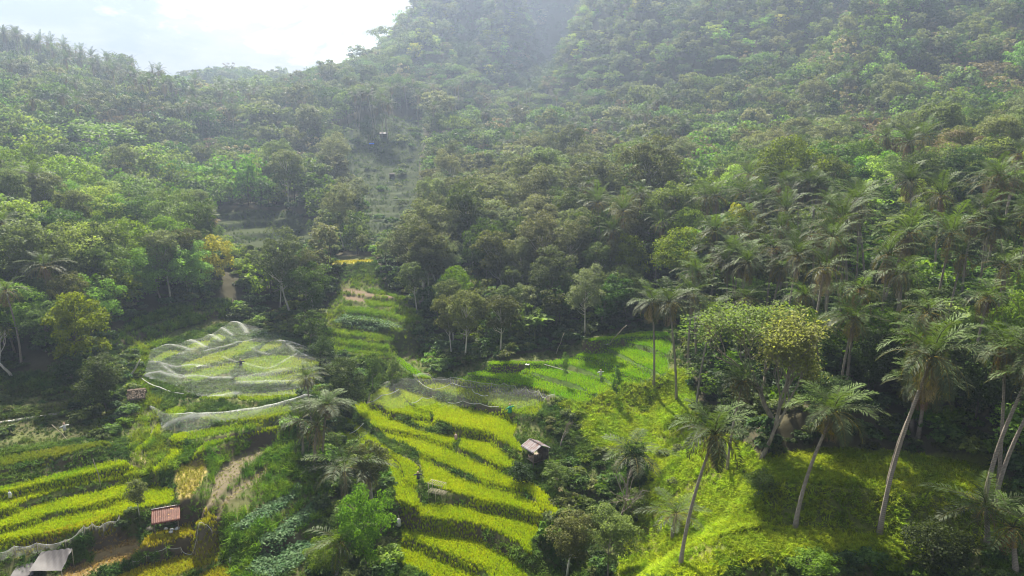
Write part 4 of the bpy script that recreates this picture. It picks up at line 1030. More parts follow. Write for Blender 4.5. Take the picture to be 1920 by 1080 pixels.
p = hit1(24, 705); plain_tree(tm, cm, p, 0.95, 'pale branched almost leafless tree at the left edge', 'bare_tree')
tm, _ = bare_tree(4.5, 0.35, 'bark', 0, depth=3, seed=9)
for q, lab in (((1050,840), 'grey leafless trunk just behind the tin hut'), ((1365,880), 'thin dark leafless stem beside the leaning palm')):
    plain_tree(tm, None, hit1(*q), 0.9, lab, 'dead_tree', R.random() * 6)
fm = fan_palm(); p = hit1(383, 462)
r = link('fan_palm', None, None, crown_hit(383, 388, 8.5), 0, (1.5, 1.5, 1.42)); link('trunk', fm[0], r); link('crown', fm[1], r); link('dead_leaves', fm[2], r)
tag(r, 'stout fan palm with a skirt of dead brown leaves', 'palm')
bm_ = banana()
for q, lab in (((262,545), 'banana clump with long pale leaves in the shaded clearing'), ((240,548), 'second banana clump just left of the larger one'), ((1010,640), 'banana plant in the dark undergrowth below the central wood')):
    r = link('banana_plant', None, None, hit1(*q), R.random() * 6, 1.15); link('stem', bm_[0], r); link('leaves', bm_[1], r); tag(r, lab, 'banana plant')

# ------------------------------------------------------------------ coconut palms
def put_palm(p, H, label, lean_az=None, lo=False, crown=1.0, young=False, k=None, group=None):
    pool = YOUNGPALM if young else (PALMLO if lo else PALM)
    k = R.integers(0, len(pool)) if k is None else k
    ms = pool[k]; H0 = (4.5, 4.0)[k] if young else 13.0
    r = link('coconut_palm', None, None, p, R.random() * 6.28 if lean_az is None else lean_az, (crown, crown, H / H0))
    link('trunk', ms[0], r); link('crown', ms[1], r)
    if ms[2]: link('dead_fronds', ms[2], r)
    if ms[3]: link('coconuts', ms[3], r)
    return tag(r, label, 'palm', group)
def palm_between(base, crown, label, span=None, hid=None):
    """a palm whose foot and crown centre are both seen: bends towards the crown"""
    p = hit1(*base); f = depth_of(p); dep = math.atan2(CZ - p[2], p[1])
    H = (base[1] - crown[1]) * f / FPX / math.cos(dep)
    dx = (crown[0] - base[0]) * f / FPX
    k = int(np.argmin([abs(abs(dx) / H - l) for l in (0.05, 0.12, 0.18, 9, 0.09)]))
    lean = (0.05, 0.12, 0.18, 0, 0.09)[k] * 13
    cr = np.clip(abs(dx) / max(lean, 0.2), 0.75, 1.25) if abs(dx) > 0.8 else 1.0
    if span: cr = np.clip(span * f / FPX / 8.3, 0.62, 1.2)
    put_palm(p, H, label, 0.0 if dx >= 0 else math.pi, crown=cr, k=k)
    taken.append((p[0], p[1], 1.5))
for a in [((1275,1064),(1318,842),'coconut palm with drooping yellow tipped fronds at the near edge of the grass slope',170),
          ((1490,992),(1530,792),'coconut palm leaning over the shaded terrace with a round open crown',176),
          ((1648,1004),(1722,706),'tallest pale trunked coconut palm rising from the lower grass strip',195),
          ((1664,914),(1700,735),'coconut palm directly behind the tallest pale trunk',150),
          ((1843,952),(1950,700),'coconut palm leaning out past the right edge',190),
          ((1862,958),(1985,740),'second palm leaning parallel at the right edge',190),
          ((1226,724),(1222,575),'thin coconut palm with straight trunk beside the bright green paddies',105),
          ((1268,752),(1243,578),'coconut palm crossing the thin straight one',112),
          ((1305,770),(1328,605),'coconut palm right of the crossed pair',100),
          ((1363,885),(1376,725),'bushy coconut palm in front of the dome topped tree',125),
          ((603,868),(612,765),'short coconut palm with tangled dry fronds below the nets',118),
          ((586,805),(580,712),'small coconut palm at the right end of the lower net',78),
          ((1330,600),(1332,470),'coconut palm at the left edge of the grove',100)]:
    palm_between(a[0], a[1], a[2], a[3])
for q, h, lab, kk, cr in [((1178,905),2.6,'young feathery palm on the grass slope below the dome topped tree',0,1.0), ((1262,1012),1.8,'withered low palm with folded dry fronds on the slope',1,0.9), ((1850,1020),2.4,'low palm with pale fronds at the lower right edge',0,1.0),
                          ((1905,1075),2.6,'dry fronded palm in the lower right corner',1,1.0), ((655,965),4.0,'low dark palm left of the central paddies',0,1.05), ((700,960),3.6,'low palm overhanging the left paddy strip',1,0.8), ((630,1085),3.0,'dry low palm at the bottom edge of the vegetable beds',1,0.85),
                          ((592,890),4.2,'ragged palm on the bank right of the fallow terraces',1,0.9), ((568,855),3.4,'small upright palm beside the ragged one',0,0.7)]:
    put_palm(hit1(*q), h * 1.25, lab, None, young=True, k=kk, crown=cr * 1.25)
# crowns seen with hidden feet: (px, py of crown centre, height)
GROVE = [(1375,500,11),(1487,487,12),(1540,507,13),(1605,545,11),(1610,415,13),(1700,440,13),(1690,515,11),(1750,590,12),(1490,400,13),(1640,385,13),(1775,372,13),(1826,415,12),(1872,330,13),(1918,400,12),(1668,480,12),(1560,450,13),
         (1520,560,9),(1880,500,10),(1590,600,9),(1450,470,12),(1420,560,8),(1790,480,11),(1730,640,9),(1300,560,10),(1315,520,11),(1910,660,12),(1845,560,10),(1540,610,7),(1470,430,12),(1400,440,12),(1350,430,11),(1905,290,12),(1580,380,12)]
for k in range(26):
    x = 1330 + R.random() * 590; GROVE.append((x, 395 - (x - 1330) * 0.15 + R.random() * 130, 9.6 + 3 * R.random()))
GL = ['among the left crowns of the grove', 'in the dense middle of the grove', 'among the right crowns of the grove', 'high at the back of the grove', 'low at the front of the grove']
pal = []
for x, y, h in GROVE:
    reg = 3 if y < 420 else (4 if y > 570 else (0 if x < 1500 else (1 if x < 1720 else 2)))
    pal.append(('grove', x, y, h, GL[reg]))
for x, y, h in [(20,545,10),(85,500,9),(15,420,11),(60,330,11),(110,300,11)]: pal.append(('left', x, y, h, 'on the slope at the left edge'))
for x, y, h in [(1125,382,13),(1170,398,13),(1152,435,11),(1195,370,13),(790,500,7),(1230,420,11),(1100,350,12)]: pal.append(('mid', x, y, h, 'rising out of the central wood'))
for k in range(40): pal.append(('ridge', 5 + k * 8 + R.normal() * 4, 62 + k * 2.3 + R.normal() * 8, 15 + 2 * R.random(), 'along the left skyline ridge'))
for k in range(16): pal.append(('ridge', 20 + R.random() * 300, 120 + R.random() * 110 , 13, 'on the hillside below the left skyline'))
for k in range(22): pal.append(('saddle', 325 + R.random() * 150, 150 + R.random() * 60, 13, 'in the hazy saddle left of the mountain'))
for k in range(26): pal.append(('far', 640 + R.random() * 230, 150 + R.random() * 60, 12, 'above the far stepped hill'))
for k in range(34): pal.append(('far', 880 + R.random() * 420, 170 + R.random() * 100, 12, 'at the foot of the hazy mountain'))
for k in range(24): pal.append(('right', 1380 + R.random() * 350, 130 + R.random() * 140, 12, 'on the right hand hillside'))
for k in range(12): pal.append(('right', 1250 + R.random() * 330, 330 + R.random() * 60, 11, 'on the hillside behind the grove'))
from collections import defaultdict
bucket = defaultdict(list)
for reg, x, y, h, ph in pal:
    p = crown_hit(x, y, h); f = depth_of(p); app = h * FPX / f
    look = 'tall' if h > 12 else ('short' if h < 9.5 else 'middling')
    if app > 60: look = ['ragged', 'full crowned', 'drooping', 'windblown', 'upright'][R.integers(0, 5)] + ' ' + look
    bucket[(look, ph)].append((x, p, h, app))
_u = 'first second third fourth fifth sixth seventh eighth ninth'.split()
ORD = ['leftmost'] + [w + ' from left' for w in (_u + 'tenth eleventh twelfth thirteenth fourteenth fifteenth sixteenth seventeenth eighteenth nineteenth twentieth'.split())[1:]]
for w in ('twenty', 'thirty', 'forty', 'fifty'):
    ORD += ['%s-%s from left' % (w, u) for u in _u] + [{'twenty': 'thirtieth', 'thirty': 'fortieth', 'forty': 'fiftieth', 'fifty': 'sixtieth'}[w] + ' from left']
n_palm = 0
for (look, ph), L in bucket.items():
    L.sort(key=lambda q: q[0])
    for i, (x, p, h, app) in enumerate(L):
        lab = look + ' coconut palm ' + ph + ('' if len(L) == 1 else ', ' + ORD[i])
        put_palm(p, h, lab, lo=app < 55, crown=(0.72 + 0.2 * R.random()), k=None); n_palm += 1

# ------------------------------------------------------------------ the rest of the forest
PROT = [P_([(-80,850),(0,845),(100,830),(200,815),(250,830),(255,720),(275,660),(330,645),(430,605),(560,630),(620,690),(600,740),(650,780),(700,745),(770,705),(860,690),(1060,668),(1110,625),(1200,612),(1262,625),(1300,760),(1420,880),(1600,840),(1860,890),(1850,1000),(1440,1090),(1180,1090),(1200,900),(1030,850),(1000,900),(1060,970),(1000,1030),(990,1090),(740,1090),(740,960),(640,800),(560,820),(560,950),(450,1090),(-80,1090)]),
        P_([(655,235),(700,218),(790,222),(798,260),(782,300),(785,350),(765,390),(720,435),(690,435),(700,385),(665,335),(650,280)]), P_([(405,400),(440,396),(560,404),(578,425),(560,455),(480,465),(425,440)]),
        P_([(635,485),(697,482),(697,500),(635,500)]), P_([(610,545),(700,545),(765,600),(790,690),(740,670),(600,650)]), P_([(230,600),(330,585),(420,570),(430,600),(330,640),(200,690)]), P_([(405,490),(440,500),(460,560),(420,560)])]
def protected(px, py):
    m = np.zeros(np.shape(px), bool)
    for q in PROT: m |= inpoly(px, py, q)
    return m
cand = []
for s0, y0, y1 in ((4.6, 48, 150), (5.6, 150, 260), (6.2, 260, 640)):
    gx, gy = np.meshgrid(np.arange(-500, 500, s0), np.arange(y0, y1, s0 * 0.87))
    gx = gx + (np.arange(gx.shape[0]) % 2)[:, None] * s0 / 2 + (R.random(gx.shape) - 0.5) * s0 * 0.85; gy = gy + (R.random(gx.shape) - 0.5) * s0 * 0.8
    cand.append(np.stack([gx.ravel(), gy.ravel()], 1))
gx, gy = np.meshgrid(np.arange(-80, 420, 4.6), np.arange(305, 600, 4.2)); a = np.stack([(gx + (R.random(gx.shape) - 0.5) * 4).ravel(), (gy + (R.random(gx.shape) - 0.5) * 4).ravel()], 1); a = a[(FPX * a[:, 0] / a[:, 1]) > -200]
cand.append(a)
cand = np.concatenate(cand)
z = ground(cand[:, 0], cand[:, 1]); P3 = np.concatenate([cand, z[:, None]], 1)
px, py, f = project(P3)
ok = (np.abs(px - 960) < 1180) & (py < 1250) & (py > -700) & (np.abs(cand[:, 0]) < 500) & (cand[:, 1] < 640)
op = (inpoly(px, py, OPEN1) & (cand[:, 1] < 150)) | ((inpoly(px, py, OPEN2) | inpoly(px, py, OPEN3)) & (cand[:, 1] > 150))
ok &= ~op
P3, px, py, f = P3[ok], px[ok], py[ok], f[ok]
TK = np.array(taken)
d = np.sqrt(((P3[:, None, :2] - TK[None, :, :2]) ** 2).sum(-1)) - TK[None, :, 2] * 0.75
ok = d.min(1) > 0.6
P3, px, py, f = P3[ok], px[ok], py[ok], f[ok]
# species by where they stand, far sun and shade worked into the choice
def species(px, py, Y, n):
    r = R.random(n); pn = np.clip(fbm(P3[:, 0] / 22, P3[:, 1] / 22, 31, 2) + (r - 0.5) * 0.5, 0, 0.999)
    out = np.empty(n, object)
    sets = {'left': ['dark', 'mid', 'bright', 'mid', 'bright', 'olive', 'blue'], 'knoll': ['grey', 'olive', 'mid', 'grey', 'olive', 'dark', 'grey'], 'right': ['grey', 'mid', 'olive', 'bright', 'mid', 'dry', 'mid', 'grey'],
            'grove': ['dark', 'blue', 'bright', 'mid', 'dark', 'bright', 'mid'], 'far': ['dark', 'grey', 'olive', 'dark', 'mid', 'umbrella', 'dry', 'dark', 'dark']}  # far mix leans to dark leaves, imitating slopes in shade
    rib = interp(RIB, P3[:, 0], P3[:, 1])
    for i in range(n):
        if Y[i] > 300 and rib[i] > 0.35: out[i] = ['olive', 'yellow', 'grey', 'olive', 'bright', 'olive'][R.integers(0, 6)]; continue  # paler rib growth, also standing in for sunlit ridges
        if Y[i] > 300 and rib[i] < -0.2: out[i] = ['dark', 'dark', 'blue'][R.integers(0, 3)]; continue  # dark leaves stand in for shade in the gullies
        if Y[i] > 235: s = 'far' if px[i] < 1500 else 'right'
        elif px[i] < 520: s = 'left'
        elif px[i] < 1230: s = 'knoll'
        elif py[i] < 400: s = 'right'
        else: s = 'grove'
        L = sets[s]; rr = (pn[i] * 0.6 + 0.4 * R.random() - 0.12) / 0.72
        out[i] = L[int(np.clip(rr, 0, 0.999) * len(L))]
    return out
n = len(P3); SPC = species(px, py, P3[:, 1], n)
hs = 0.55 + 0.6 * R.random(n) + 0.28 * (R.random(n) > 0.9); ws = hs * (0.85 + 0.35 * R.random(n))
mtn = np.where((P3[:, 1] > 305) & (px > 760), 0.5 + 0.25 * (R.random(n) > 0.8), 1.0); front_row = (px > 820) & (px < 1265) & (P3[:, 1] < 120); hs = np.where(front_row, hs * 0.74, hs); ws = np.where(front_row, ws * 0.72, ws); hs = hs * mtn; ws = ws * (0.25 + 0.75 * mtn)
Hs = np.array([VAR[s]['H'] for s in SPC]) * hs; cr = np.array([VAR[s]['cr'] for s in SPC]) * ws
keep = np.ones(n, bool)
for trial in range(3):
    bad = np.zeros(n, bool)
    for fx, fz in ((0, 1.04), (0, 0.85), (0, 0.6), (0, 0.35), (0, 0.12), (-1, 0.7), (1, 0.7), (-0.6, 0.9), (0.6, 0.9), (-0.9, 0.4), (0.9, 0.4)):
        q = P3.copy(); q[:, 2] += Hs * fz; q[:, 0] += fx * cr
        a, b, _ = project(q); bad |= protected(a, b)
    if trial < 2:
        k = 0.62; Hs = np.where(bad, Hs * k, Hs); hs = np.where(bad, hs * k, hs); ws = np.where(bad, ws * k, ws); cr = np.where(bad, cr * k, cr)
keep &= ~bad
# the palm grove stands over low growth
grove = (px > 1300) & (py > 430) & (P3[:, 1] < 130)
hs = np.where(grove, hs * 0.5, hs); ws = np.where(grove, ws * 0.85, ws)
P3, px, py, f, SPC, hs, ws = P3[keep], px[keep], py[keep], f[keep], SPC[keep], hs[keep], ws[keep]
n = len(P3)
topz = P3.copy(); topz[:, 2] += np.array([VAR[s]['H'] for s in SPC]) * hs
tx, ty, tf = project(topz)
app = np.array([VAR[s]['H'] for s in SPC]) * hs * FPX / f
infr = (tx > -20) & (tx < 1940) & (ty < 1090) & (ty > -40)
# is its top seen over the ground in front?
gmax = np.zeros(n, bool)
for i in np.nonzero(infr & (app > 40))[0]:
    s = np.linspace(0.25, 0.97, 40); q = np.array([0, 0, CZ]) + (topz[i] - [0, 0, CZ]) * s[:, None]
    gmax[i] = (q[:, 2] > ground(q[:, 0], q[:, 1]) + 2.0).all()
rank = np.where(infr & gmax, app, 0); orderi = np.argsort(-rank)
N_IND = 296 - n_manual
ind = set(orderi[:N_IND].tolist())
LOOK = {'mid': 'mid green', 'bright': 'bright green', 'dark': 'dark green', 'olive': 'olive green', 'grey': 'grey green', 'yellow': 'yellow green', 'dry': 'dry brownish', 'umbrella': 'spreading green', 'blue': 'bluish green', 'column': 'narrow'}
def region(x, y, Y):
    if x < 520: return 'high on the left slope' if Y > 170 else ('at the foot of the left wood' if y > 560 else ('deep in the left wood' if x > 200 else 'in the wood at the left edge'))
    if x < 860: return 'in the hollow left of the central wood' if Y > 140 else 'at the left end of the central wood'
    if x < 1230: return 'on top of the central wood' if Y > 140 else 'low in the central wood'
    if y < 400 or Y > 130: return 'on the slope behind the palm grove'
    return 'under the palms of the grove' if x < 1650 else 'under the right hand palms'
tb = defaultdict(list)
for i in ind:
    H = VAR[SPC[i]]['H'] * hs[i]; shp = 'tall' if H > 11.5 else ('small' if H < 7 else ('broad' if ws[i] / hs[i] > 1.05 else 'rounded'))
    tb[(shp + ' ' + LOOK[SPC[i]], region(tx[i], ty[i], P3[i, 1]))].append(i)
for (look, ph), L in tb.items():
    L.sort(key=lambda i: tx[i])
    for j, i in enumerate(L):
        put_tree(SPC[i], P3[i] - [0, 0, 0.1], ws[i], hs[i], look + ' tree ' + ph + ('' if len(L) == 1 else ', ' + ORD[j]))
rest_i = np.array([i for i in range(n) if i not in ind])
kinds = list(VAR)
meshes = [LO[k] for k in kinds]
vi = np.array([kinds.index(SPC[i]) for i in rest_i])
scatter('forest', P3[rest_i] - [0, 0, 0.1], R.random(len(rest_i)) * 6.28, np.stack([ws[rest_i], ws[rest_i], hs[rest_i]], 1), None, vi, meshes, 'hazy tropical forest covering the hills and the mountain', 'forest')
print('forest', len(rest_i), 'individual', len(ind) + n_manual, 'palms', n_palm)

# ------------------------------------------------------------------ undergrowth
SHR = [MB_ for MB_ in []]
def shrub_single(r, h, nl, lf, lm):
    st, cw = shrub_mesh(r, h, nl, lf, lm)
    return cw
UND = [shrub_single(1.0, 1.1, 420, 0.26, k) for k in ('mid', 'dark', 'olive', 'bright', 'blue')]
# on the forest floor
m = ~OPENM & (YY > 48) & (YY < 215) & (np.abs(GXP - 960) < 1100) & (GYP < 1150) & front
x, y, z = sample_mask(m, 0.3 * np.clip((190 - YY) / 60, 0.3, 1)); k = len(x)
gx_, gy_, _ = project(np.stack([x, y, z + 1.6], 1)); kp = ~protected(gx_, gy_)
x, y, z = x[kp], y[kp], z[kp]; k = len(x)
scatter('undergrowth', np.stack([x, y, z - 0.05], 1), R.random(k) * 6.28, 0.8 + 1.5 * R.random(k) ** 1.5, None, R.choice(5, k, p=[.3, .3, .15, .1, .15]), UND, 'dense undergrowth on the forest floor', 'undergrowth')
ax, sz_, vv = [], [], []
for poly, dens, s0, s1, w in [
    ([(985,850),(1040,870),(1120,850),(1200,880),(1200,960),(1150,1090),(1000,1090),(1010,1000),(1058,965),(1010,900)], 0.42, 0.7, 1.9, [.35,.2,.25,.15,.05]),
    ([(1030,745),(1120,760),(1090,820),(1060,850),(1030,810),(1010,790)], 0.5, 0.5, 1.1, [.2,.1,.5,.1,.1]),
    ([(560,720),(640,700),(660,760),(650,830),(720,880),(740,950),(738,1090),(590,1090),(600,960),(560,900),(545,800)], 0.5, 0.7, 1.8, [.3,.3,.15,.15,.1]),
    ([(560,640),(610,640),(690,690),(700,720),(620,730),(590,690)], 0.55, 0.8, 1.8, [.25,.3,.15,.1,.2]),
    ([(100,690),(230,640),(262,650),(262,720),(237,800),(200,830),(130,790),(150,740)], 0.45, 0.7, 1.5, [.3,.2,.1,.2,.2]),
    ([(205,940),(290,925),(285,985),(215,990)], 0.7, 0.6, 1.1, [.2,.1,.2,.1,.4]),
    ([(755,590),(830,640),(870,690),(810,702),(770,640)], 0.5, 0.7, 1.6, [.3,.2,.2,.2,.1]),
    ([(1440,1050),(1930,1040),(1930,1095),(1430,1095)], 0.35, 0.6, 1.4, [.3,.3,.1,.2,.1]),
    ([(440,560),(560,600),(600,640),(560,640),(430,600)], 0.45, 0.8, 1.7, [.3,.3,.25,.1,.05]),
    ([(1200,760),(1330,800),(1420,900),(1360,960),(1220,900),(1110,830)], 0.045, 0.5, 1.1, [.3,.1,.4,.2,0]),
    ([(830,695),(905,640),(1040,598),(1130,588),(1210,598),(1215,612),(1110,624),(1060,656),(905,678)], 0.75, 0.6, 1.5, [.3,.4,.1,.05,.15]),
    ([(1420,860),(1560,790),(1930,780),(1960,930),(1860,880),(1700,845),(1560,842)], 0.6, 0.6, 1.4, [.25,.45,.05,.1,.15]),
    ([(645,240),(690,218),(800,225),(800,300),(790,380),(720,440),(690,440),(650,330)], 0.012, 1.0, 2.4, [.4,.4,.2,0,0]),
    ([(-40,830),(-40,720),(120,740),(180,760),(120,800)], 0.12, 0.5, 1.3, [.3,.4,.2,.0,.1])]:
    mk = inpoly(GXP, GYP, P_(poly)) & front & (YY < (150 if poly[0][1] > 300 else 320))
    a, b, c = sample_mask(mk & (PID < 0), dens)
    ax.append(np.stack([a, b, c - 0.05], 1)); sz_.append(s0 + (s1 - s0) * R.random(len(a)) ** 1.6); vv.append(R.choice(5, len(a), p=w))
ax, sz_, vv = map(np.concatenate, (ax, sz_, vv))
scatter('shrubs', ax, R.random(len(ax)) * 6.28, sz_, None, vv, UND, 'mixed leafy shrubs filling the gullies and field edges', 'shrubs')
print('shrubs', len(ax))
# ------------------------------------------------------------------ shelters, nets, poles and other made things
def tin_mat(name, c0, c1, rust, amount, spots=None):
    t = NT(name); n = t.noise(1.6, 6, 0.7, stretch=(6, 0.7, 1)); n2 = t.noise(6, 4, 0.7)
    c = t.mixc(n2, c0, c1)
    f = t.ramp(n, [(0.55 - amount * 0.3, (0, 0, 0)), (0.62 - amount * 0.2, (1, 1, 1))])
    c = t.mixc(f, c, rust)
    if spots:
        f2 = t.ramp(t.noise(3.5, 3, 0.8), [(0.62, (0, 0, 0)), (0.68, (1, 1, 1))]); c = t.mixc(f2, c, spots)
    return t.done(t.principled(c, 0.6, 0.25, n2, 0.2, 0.0))
M['tin_grey'] = tin_mat('weathered tin', (0.17, 0.165, 0.18), (0.25, 0.245, 0.265), (0.10, 0.05, 0.04), 0.32)
M['tin_red'] = tin_mat('rusted red tin', (0.125, 0.046, 0.03), (0.18, 0.072, 0.048), (0.085, 0.03, 0.02), 0.4, (0.5, 0.26, 0.08))
M['wood'] = plain('grey wood', (0.13, 0.10, 0.075), (0.27, 0.23, 0.18), 5, stretch=(1, 1, 0.2))
M['wood_dark'] = plain('dark wood', (0.04, 0.03, 0.024), (0.09, 0.07, 0.055), 5)
M['bamboo'] = plain('dry bamboo', (0.24, 0.205, 0.145), (0.38, 0.335, 0.25), 5, 0.6, 0.3, (1, 1, 0.3))
M['thatch'] = plain('brown thatch', (0.09, 0.07, 0.052), (0.17, 0.135, 0.105), 9, 0.95, 0.05, (1, 1, 0.25), 1.0)
M['white'] = plain('white cloth', (0.42, 0.42, 0.40), (0.58, 0.58, 0.56), 4)
M['sack'] = plain('faded pink sacking', (0.45, 0.27, 0.22), (0.62, 0.45, 0.38), 6)
M['green_cloth'] = plain('green cloth', (0.02, 0.20, 0.11), (0.04, 0.30, 0.17), 5)
M['blue'] = plain('blue tarpaulin', (0.02, 0.10, 0.55), (0.04, 0.17, 0.70), 5)
M['dark_cloth'] = plain('dark cloth', (0.03, 0.03, 0.04), (0.10, 0.10, 0.12), 5)
t = NT('grey tarpaulin'); n = t.noise(2.2, 6, 0.65); wv = t.n('ShaderNodeTexWave'); wv.inputs['Scale'].default_value = 1.1; wv.inputs['Distortion'].default_value = 3; tcx = t.n('ShaderNodeTexCoord'); t.l(tcx.outputs['Object'], wv.inputs[0])
M['tarp'] = t.done(t.principled(t.mixc(n, (0.04, 0.037, 0.039), (0.085, 0.078, 0.081)), 0.6, 0.25, wv.outputs['Fac'], 0.5))
def net_mat(name, base, dense, col=(0.78, 0.80, 0.78), scale=0.35):
    t = NT(name)
    n = t.noise(scale, 7, 0.62, stretch=(1.0, 3.4, 1.0)); n2 = t.noise(scale * 1.7, 5, 0.6, stretch=(2.6, 0.7, 1.0)); n3 = t.noise(26.0, 2, 0.5)
    lines = t.ramp(n, [(0.455, (0, 0, 0)), (0.495, (1, 1, 1)), (0.505, (1, 1, 1)), (0.545, (0, 0, 0))])
    l2 = t.ramp(n2, [(0.46, (0, 0, 0)), (0.50, (0.9, 0.9, 0.9)), (0.54, (0, 0, 0))])
    lp = t.math('MAXIMUM', lines, l2)
    ed = t.attr('lv').outputs['Fac']
    f = t.math('ADD', t.math('MULTIPLY', t.math('MAXIMUM', t.math('MULTIPLY', lp, 0.16), ed), dense), base)
    f = t.math('MINIMUM', t.math('MULTIPLY', f, t.math('ADD', t.math('MULTIPLY', n3, 0.7), 0.65)), 0.92)
    d = t.n('ShaderNodeBsdfDiffuse'); t.val(d.inputs[0], col); tl = t.n('ShaderNodeBsdfTranslucent'); t.val(tl.inputs[0], col)
    m1 = t.n('ShaderNodeMixShader'); m1.inputs[0].default_value = 0.5; t.l(d.outputs[0], m1.inputs[1]); t.l(tl.outputs[0], m1.inputs[2])
    tr = t.n('ShaderNodeBsdfTransparent'); m2 = t.n('ShaderNodeMixShader'); t.l(f, m2.inputs[0]); t.l(tr.outputs[0], m2.inputs[1]); t.l(m1.outputs[0], m2.inputs[2])
    return t.done(m2.outputs[0])
M['net'] = net_mat('white bird net', 0.05, 0.42, scale=0.11)
M['net2'] = net_mat('bunched white net', 0.06, 0.4, scale=0.16)
M['net_grey'] = net_mat('grey net', 0.14, 0.35, (0.50, 0.48, 0.45), 0.8)

def rotz(a): return np.array([[math.cos(a), -math.sin(a), 0], [math.sin(a), math.cos(a), 0], [0, 0, 1.0]])
def sheet(mb, o, u, v, nrm, waves=10, amp=0.025, sub=6, th=0.012):
    """a corrugated sheet: ridges run along v"""
    n = waves * 4; a = np.linspace(0, 1, n + 1); b = np.linspace(0, 1, sub + 1)
    top = np.array(o) + a[None, :, None] * np.array(u) + b[:, None, None] * np.array(v) + (np.sin(a * waves * 2 * math.pi) * amp)[None, :, None] * np.array(nrm)
    top = top + (R.random(b.shape) * 0.02)[:, None, None] * np.array(nrm)
    bot = top - np.array(nrm) * th
    idx = np.arange((n + 1) * (sub + 1)).reshape(sub + 1, n + 1)
    q = np.stack([idx[:-1, :-1], idx[:-1, 1:], idx[1:, 1:], idx[1:, :-1]], -1).reshape(-1, 4)
    V = np.concatenate([top.reshape(-1, 3), bot.reshape(-1, 3)]); m = len(V) // 2
    rim = []
    for L in (idx[0], idx[-1], idx[:, 0], idx[:, -1]):
        for i, j in zip(L[:-1], L[1:]): rim.append([i, j, j + m, i + m])
    mb.add(V, np.concatenate([q, q[:, ::-1] + m, rim]))
def part(nm, mb, mat, par, smooth=False): return link(nm, mb.mesh(nm, mat, smooth), par)

# tin roofed hut
p = hit1(1004, 866); r = link('field_hut', None, None, p, math.atan2(-0.824, 0.567)); tag(r, 'small open hut with a rust streaked grey tin gable roof beside the central paddies', 'hut')
rf = MB(); Lh, wd, hr, he = 2.3, 1.25, 0.62, 1.75
for sg in (1, -1):
    nrm = unit(np.array([0, sg * hr, wd])); sheet(rf, (-Lh / 2, 0, he + hr), (Lh, 0, 0), (0, sg * wd, -hr), nrm, 7, 0.03)
part('roof', rf, M['tin_grey'], r)
for sx in (-1, 1):
    for sy in (-1, 1): part('post', MB().tube([(sx * 1.0, sy * 1.0, -0.8), (sx * 1.0, sy * 1.0, he + 0.1)], 0.055, 6), M['wood'], r)
part('floor', MB().box((0, 0, 0.55), (2.1, 2.0, 0.08)), M['wood'], r)
b = MB()
for k in range(9): b.box((-0.9 + k * 0.225, 1.03, 1.05), (0.2, 0.03, 0.95))
for k in range(9): b.box((1.04, -0.9 + k * 0.225, 1.0), (0.03, 0.2, 0.85))
part('wall', b, M['wood_dark'], r)
tag(link('sack', MB().blob((0, 0, 0.2), (0.36, 0.3, 0.24), 0, 9, 7, jit=0.25).blob((0.45, 0.1, 0.15), (0.28, 0.22, 0.18), 0, 9, 6, jit=0.25).mesh('sack', M['sack'], True), None, p + rotz(math.atan2(-0.824, 0.567)) @ np.array([-0.1, -0.5, 0.59])), 'pile of faded pink sacks on the floor of the tin hut', 'sacks')

# rust red lean-to
p = hit1(314, 992); r = link('shelter', None, None, p, math.atan2(0.92, 2.2)); tag(r, 'lean-to shelter with a rust red metal roof among the golden rice', 'shelter')
rf = MB(); nrm = unit(np.array([0, -0.42, 1.0])); sheet(rf, (-1.28, 0.75, 1.95), (2.56, 0, 0), (0, -1.75, -0.75), nrm, 14, 0.022)
rl = part('roof', rf, M['tin_red'], r)
part('ridge_strip', MB().box((0, 0.79, 1.97), (2.6, 0.16, 0.04)), M['tin_grey'], rl)
for sx in (-1, 1):
    part('post', MB().tube([(sx * 1.05, -0.72, -0.6), (sx * 1.05, -0.75, 1.28)], 0.045, 6), M['wood'], r)
    part('post', MB().tube([(sx * 1.05, 0.6, -0.6), (sx * 1.05, 0.6, 1.84)], 0.045, 6), M['wood'], r)
part('bench', MB().box((0.1, 0.35, 0.45), (1.9, 0.5, 0.06)).box((-0.7, 0.35, 0.2), (0.06, 0.4, 0.5)).box((0.9, 0.35, 0.2), (0.06, 0.4, 0.5)), M['wood'], r)
b = MB()
for k in range(5): b.blob((R.normal() * 0.3, R.normal() * 0.15, 0.12), (0.22, 0.16, 0.13), 0, 8, 6, jit=0.3)
tag(link('bags', b.mesh('bags', M['white'], True), None, p + rotz(0.4) @ np.array([0.45, -0.45, 0])), 'heap of pale bags lying under the red roofed shelter', 'bags')
tag(link('rock', MB().blob((0, 0, 0.1), (0.42, 0.34, 0.28), 0, 10, 7, jit=0.3).mesh('rock', M['bark']), None, hit1(282, 993)), 'grey rock beside the golden strip below the red roof', 'rock')

